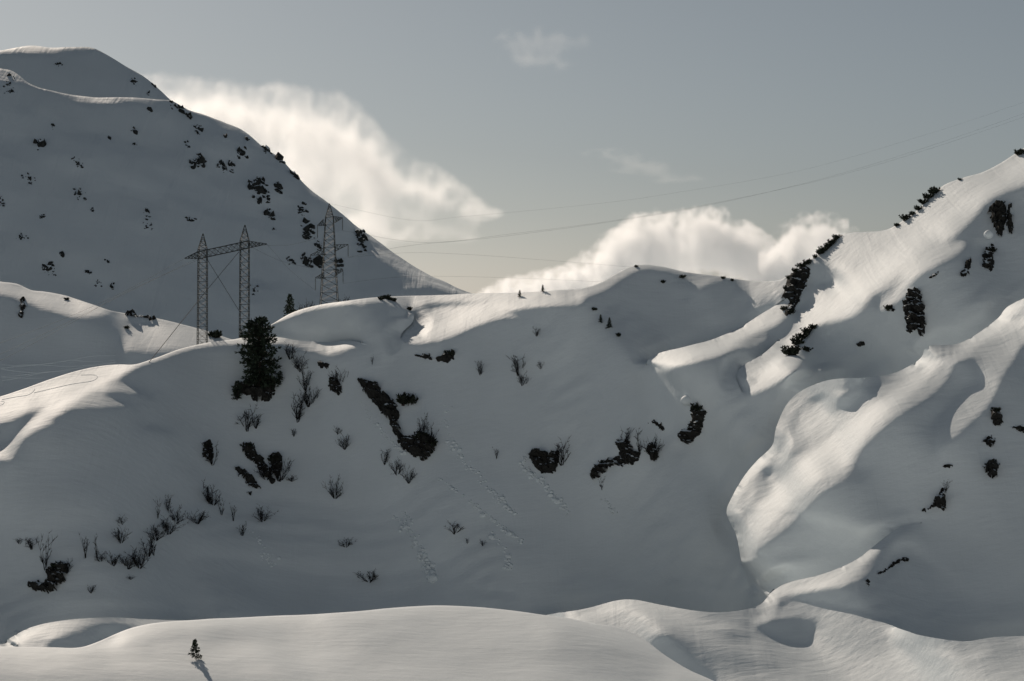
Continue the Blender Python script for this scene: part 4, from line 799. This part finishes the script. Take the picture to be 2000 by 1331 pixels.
# ---------------------------------------------------------------- snow caps, tracks and debris
def cap(x, y, w, h, label):
    p, n = hit(x, y+h*.5); k = p.length/FPX; bm = bmesh.new(); bmesh.ops.create_icosphere(bm, subdivisions=3, radius=1)
    for v in bm.verts:
        c = v.co; c.z = c.z if c.z > 0 else c.z*.75; f = 1 - .22*max(0, -c.z); c.x *= f; c.y *= f; c *= 1+.05*math.sin(3*c.x+2*c.y)
        v.co = Vector((c.x*w*k/2, c.y*w*k/2, c.z*h*k/2 + h*k*.35))
    me = bpy.data.meshes.new('snow_cap'); bm.to_mesh(me); bm.free(); me.materials.append(M_SNOW_NEAR); me.polygons.foreach_set('use_smooth', [True]*len(me.polygons))
    o = link(bpy.data.objects.new('snow_cap', me)); o.location = p + Vector((0, -1.6, .9)); return tag(o, label, 'snow', 'snow caps on rocks')
cap(1341, 790, 28, 26, 'round snow mushroom sitting on top of the curved black rock')
cap(1926, 468, 18, 20, 'snow hood perched above the dark square rock')
def track(pts, label, lay, r=.055, off=0):
    c = open_curve(pts, [0]*len(pts), 8); P = []
    for x, y, _ in c:
        q, n = hit(x, y+off, lay); P.append(q + n*r*.1)
    m = MB(); m.tube([p-P[0] for p in P], r, 5); o = m.build('ski_track', M_SNOW_NEAR); o.location = P[0]; return tag(o, label, 'track', 'ski tracks in the snow')
track([(4,781),(30,776),(55,772),(66,764),(68,760)], 'short hooked ski track at the left edge of the sunlit spur', 'snow_slope')
track([(66,768),(100,760),(140,751),(178,745),(190,738),(184,733),(158,733)], 'ski track curling back on the sunlit spur', 'snow_slope')
track([(0,792),(6,790),(8,785),(2,784)], 'tiny ski track loop at the left picture edge', 'snow_slope')
r = random.Random(5); words = ['topmost', 'second', 'third', 'fourth', 'fifth', 'sixth', 'seventh', 'eighth', 'ninth', 'lowest']
for i in range(10):
    y0 = 712+i*5.2; yy = [y0+r.uniform(-3, 3)-x*.07*(1-.05*i)+5*math.sin(x/41.+i*1.7) for x in (2, 45, 90, 135, 180, 225)]
    pts = [(x, y) for x, y in zip((2, 45, 90, 135, 180, 225), yy) if y < smooth_interp(MAIN_TOP, np.array([x]))[0]-3]
    if len(pts) > 2: track(pts, f'{words[i]} ski track on the shaded flat behind the sunlit spur', 'hill', .08)
# loose snow that has rolled down the slope
m = MB(); r = random.Random(9); ico = bmesh.new(); bmesh.ops.create_icosphere(ico, subdivisions=1, radius=1); iv = [v.co.copy() for v in ico.verts]; jf = [[v.index for v in f.verts] for f in ico.faces]; ico.free()
RUNS = [([(876,760),(872,830),(890,880),(930,925),(975,975),(1000,1000)], 150, 5, .13),([(850,930),(900,965),(960,1015),(1022,1060)], 110, 2.5, .14),([(775,1000),(800,1040),(826,1090),(845,1130)], 170, 5, .17),([(785,1000),(806,1020)], 25, 2, .12),([(1032,882),(1020,905),(1035,925),(1060,945),(1110,1000)], 150, 3.5, .13),([(1168,970),(1190,985),(1200,1004)], 30, 3, .14),
 ([(700,775),(722,815),(750,850),(790,888)], 80, 3, .11),([(960,1040),(985,1075),(995,1112)], 60, 3, .13),([(480,1030),(510,1070),(535,1100)], 50, 7, .10)]
for pts, n, wid, sz in RUNS:
    c = open_curve(pts, [0]*len(pts), 10)
    for i in range(n):
        a = r.random()**.7; q = c[min(len(c)-1, int(a*len(c)))]; x, y = q[0]+r.gauss(0, wid), q[1]+r.gauss(0, wid*.7); p, nn = hit(x, y); s = 1.35*sz*r.lognormvariate(0, .5)*(.7+.7*a); k0 = len(m.V)
        m.V += [p + Vector((v.x*s*r.uniform(.8, 1.2), v.y*s, v.z*s*.8)) for v in iv]; m.F += [tuple(j+k0 for j in f) for f in jf]
o = m.build('snow_debris', M_SNOW_NEAR); tag(o, 'crumbly lines of snow balls rolled down the shaded slope', 'snow', kind='stuff')
print('details', round(time.time()-T_START, 1))
# ---------------------------------------------------------------- clouds: real volumes far behind the mountains
def cloud_material(name, dens, scale, erode, aniso=.65, soft=.35):
    m = bpy.data.materials.new(name); m.use_nodes = True; t = m.node_tree; t.nodes.clear(); L = t.links.new
    out = N(t, 'ShaderNodeOutputMaterial'); pv = N(t, 'ShaderNodeVolumePrincipled'); L(pv.outputs[0], out.inputs['Volume'])
    pv.inputs['Color'].default_value = (.985, .993, 1.0, 1); pv.inputs['Anisotropy'].default_value = aniso; pv.inputs['Density Attribute'].default_value = ''
    at_ = N(t, 'ShaderNodeAttribute', attribute_name='density'); tc = N(t, 'ShaderNodeTexCoord')
    n1 = N(t, 'ShaderNodeTexNoise', Scale=scale, Detail=6.0, Roughness=.58, Distortion=.6); L(tc.outputs['Object'], n1.inputs['Vector'])
    sub = N(t, 'ShaderNodeMath', operation='MULTIPLY_ADD'); sub.inputs[1].default_value = -erode; L(n1.outputs[0], sub.inputs[0]); L(at_.outputs['Fac'], sub.inputs[2])
    mr = N(t, 'ShaderNodeMapRange'); mr.interpolation_type = 'SMOOTHSTEP'; mr.inputs['From Min'].default_value = -erode*.35; mr.inputs['From Max'].default_value = -erode*.35+soft; mr.inputs['To Max'].default_value = dens
    L(sub.outputs[0], mr.inputs['Value']); 
    gate = N(t, 'ShaderNodeMath', operation='GREATER_THAN'); gate.inputs[1].default_value = .001; L(at_.outputs['Fac'], gate.inputs[0])
    mu = N(t, 'ShaderNodeMath', operation='MULTIPLY'); L(mr.outputs[0], mu.inputs[0]); L(gate.outputs[0], mu.inputs[1]); L(mu.outputs[0], pv.inputs['Density'])
    m.cycles.volume_step_rate = 2.5 if hasattr(m.cycles, 'volume_step_rate') else 1
    return m
def cloud(name, D, blobs, mat, voxels, band, label):
    """blobs: photo x, y, half width, half height, half depth (photo pixels at distance D)"""
    V, F = [], []; k = D/FPX; c0 = at(*np.mean([b[:2] for b in blobs], 0), D)
    bm = bmesh.new(); bmesh.ops.create_icosphere(bm, subdivisions=3, radius=1); sv = np.array([v.co for v in bm.verts]); sf = [[v.index for v in f.verts] for f in bm.faces]; bm.free()
    for b in blobs:
        dz = b[5] if len(b) > 5 else 0
        c = at(b[0], b[1], D+dz*k) - c0; q = sv*np.array([b[2], b[4], b[3]])*k + c; n = len(V); V += list(q); F += [[i+n for i in f] for f in sf]
    hull = bpy.data.objects.new(name+'_hull', bpy.data.meshes.new(name+'_hull')); hull.data.from_pydata([tuple(v) for v in V], [], F); hull.hide_render = True; link(hull)
    vol = bpy.data.volumes.new(name); o = link(bpy.data.objects.new(name, vol)); o.location = hull.location = tuple(c0); vol.materials.append(mat)
    md = o.modifiers.new('fill', 'MESH_TO_VOLUME'); md.object = hull; md.resolution_mode = 'VOXEL_AMOUNT'; md.voxel_amount = voxels; md.interior_band_width = band; md.density = 1.0
    return tag(o, label, 'cloud', 'clouds above the snow ridge')
def bank(top, ry, n, rx, rd, billow=0, seed=1, br=(12, 26)):
    """blobs under a top outline, with smaller billows along it"""
    r = random.Random(seed); xs = np.linspace(top[0][0], top[-1][0], n); t = smooth_interp(top, xs); h = np.interp(xs, [a for a, _ in ry], [b for _, b in ry])
    B = [(x, y+b, rx*r.uniform(.9, 1.1), b, rd*r.uniform(.8, 1.1), r.uniform(-.3, .3)*rd) for x, y, b in zip(xs, t, h)]
    for _ in range(billow):
        x = r.uniform(top[0][0], top[-1][0]); y = smooth_interp(top, np.array([x]))[0]; q = r.uniform(*br); B.append((x, y+q*r.uniform(.5, 2.4), q*1.15, q, q, r.uniform(-1, .6)*rd))
    return B
MC1 = cloud_material('cloud_banner', .034, .010, .60, soft=.65)
MC2 = cloud_material('cloud_heap', .055, .024, .85, soft=.42)
MC3 = cloud_material('cloud_wisp', .0020, .016, 1.2, soft=.7)
cloud('cloud', 3200, bank([(230,128),(300,130),(420,138),(560,152),(660,168),(740,236),(830,306),(935,392)], [(230,70),(500,108),(640,126),(760,100),(860,52),(935,26)], 26, 62, 95) + [(800,452,120,34,70),(890,466,60,16,40),(720,440,110,60,90),(600,360,120,90,90)], MC1, 110, 70, 'long white cloud streaming off the snowy mountain shoulder')
cloud('cloud', 4200, bank([(950,566),(1000,536),(1060,520),(1130,494),(1170,464),(1210,434),(1260,406),(1300,408),(1350,397),(1400,399),(1440,418),(1490,450)], [(950,24),(1060,45),(1200,70),(1350,90),(1490,70)], 22, 50, 70, 42, 3), MC2, 130, 30, 'broad billowing white cloud heap behind the middle snow ridge')
cloud('cloud', 4000, bank([(1495,480),(1540,426),(1580,415),(1620,414),(1655,438),(1700,455)], [(1495,70),(1580,80),(1700,50)], 12, 40, 60, 22, 5), MC2, 100, 28, 'small puffy white cloud touching the right snow shoulder')
cloud('cloud_wisp', 5200, [(1000,80,50,30,60),(1060,75,70,34,60),(1110,80,60,34,60),(1060,118,80,36,60),(1030,110,70,40,60)], MC3, 90, 60, 'thin ragged wisp of cloud near the top of the sky')
cloud('cloud_wisp', 5600, [(1190,300,80,18,60),(1260,330,90,24,60),(1310,350,80,18,60),(1240,312,90,18,60)], MC3, 90, 60, 'faint veil of cloud in the middle of the sky')
# ---------------------------------------------------------------- thin mountain air
hm = bpy.data.materials.new('haze'); hm.use_nodes = True; t = hm.node_tree; t.nodes.clear(); ho = N(t, 'ShaderNodeOutputMaterial'); hv = N(t, 'ShaderNodeVolumePrincipled'); t.links.new(hv.outputs[0], ho.inputs['Volume'])
hv.inputs['Color'].default_value = (.9, .95, 1, 1); hv.inputs['Density'].default_value = HAZE; hv.inputs['Anisotropy'].default_value = .3
X0, X1, Y0, Y1, Z0, Z1 = -2400, 2400, -600, 2700, -112, 420
V = [(x, y, z) for z in (Z0, Z1) for y in (Y0, Y1) for x in (X0, X1)]
if HAZE: tag(mesh_obj('haze', V, [(0, 2, 3, 1), (4, 5, 7, 6), (0, 1, 5, 4), (2, 6, 7, 3), (0, 4, 6, 2), (1, 3, 7, 5)], hm, smooth=False), kind='stuff')
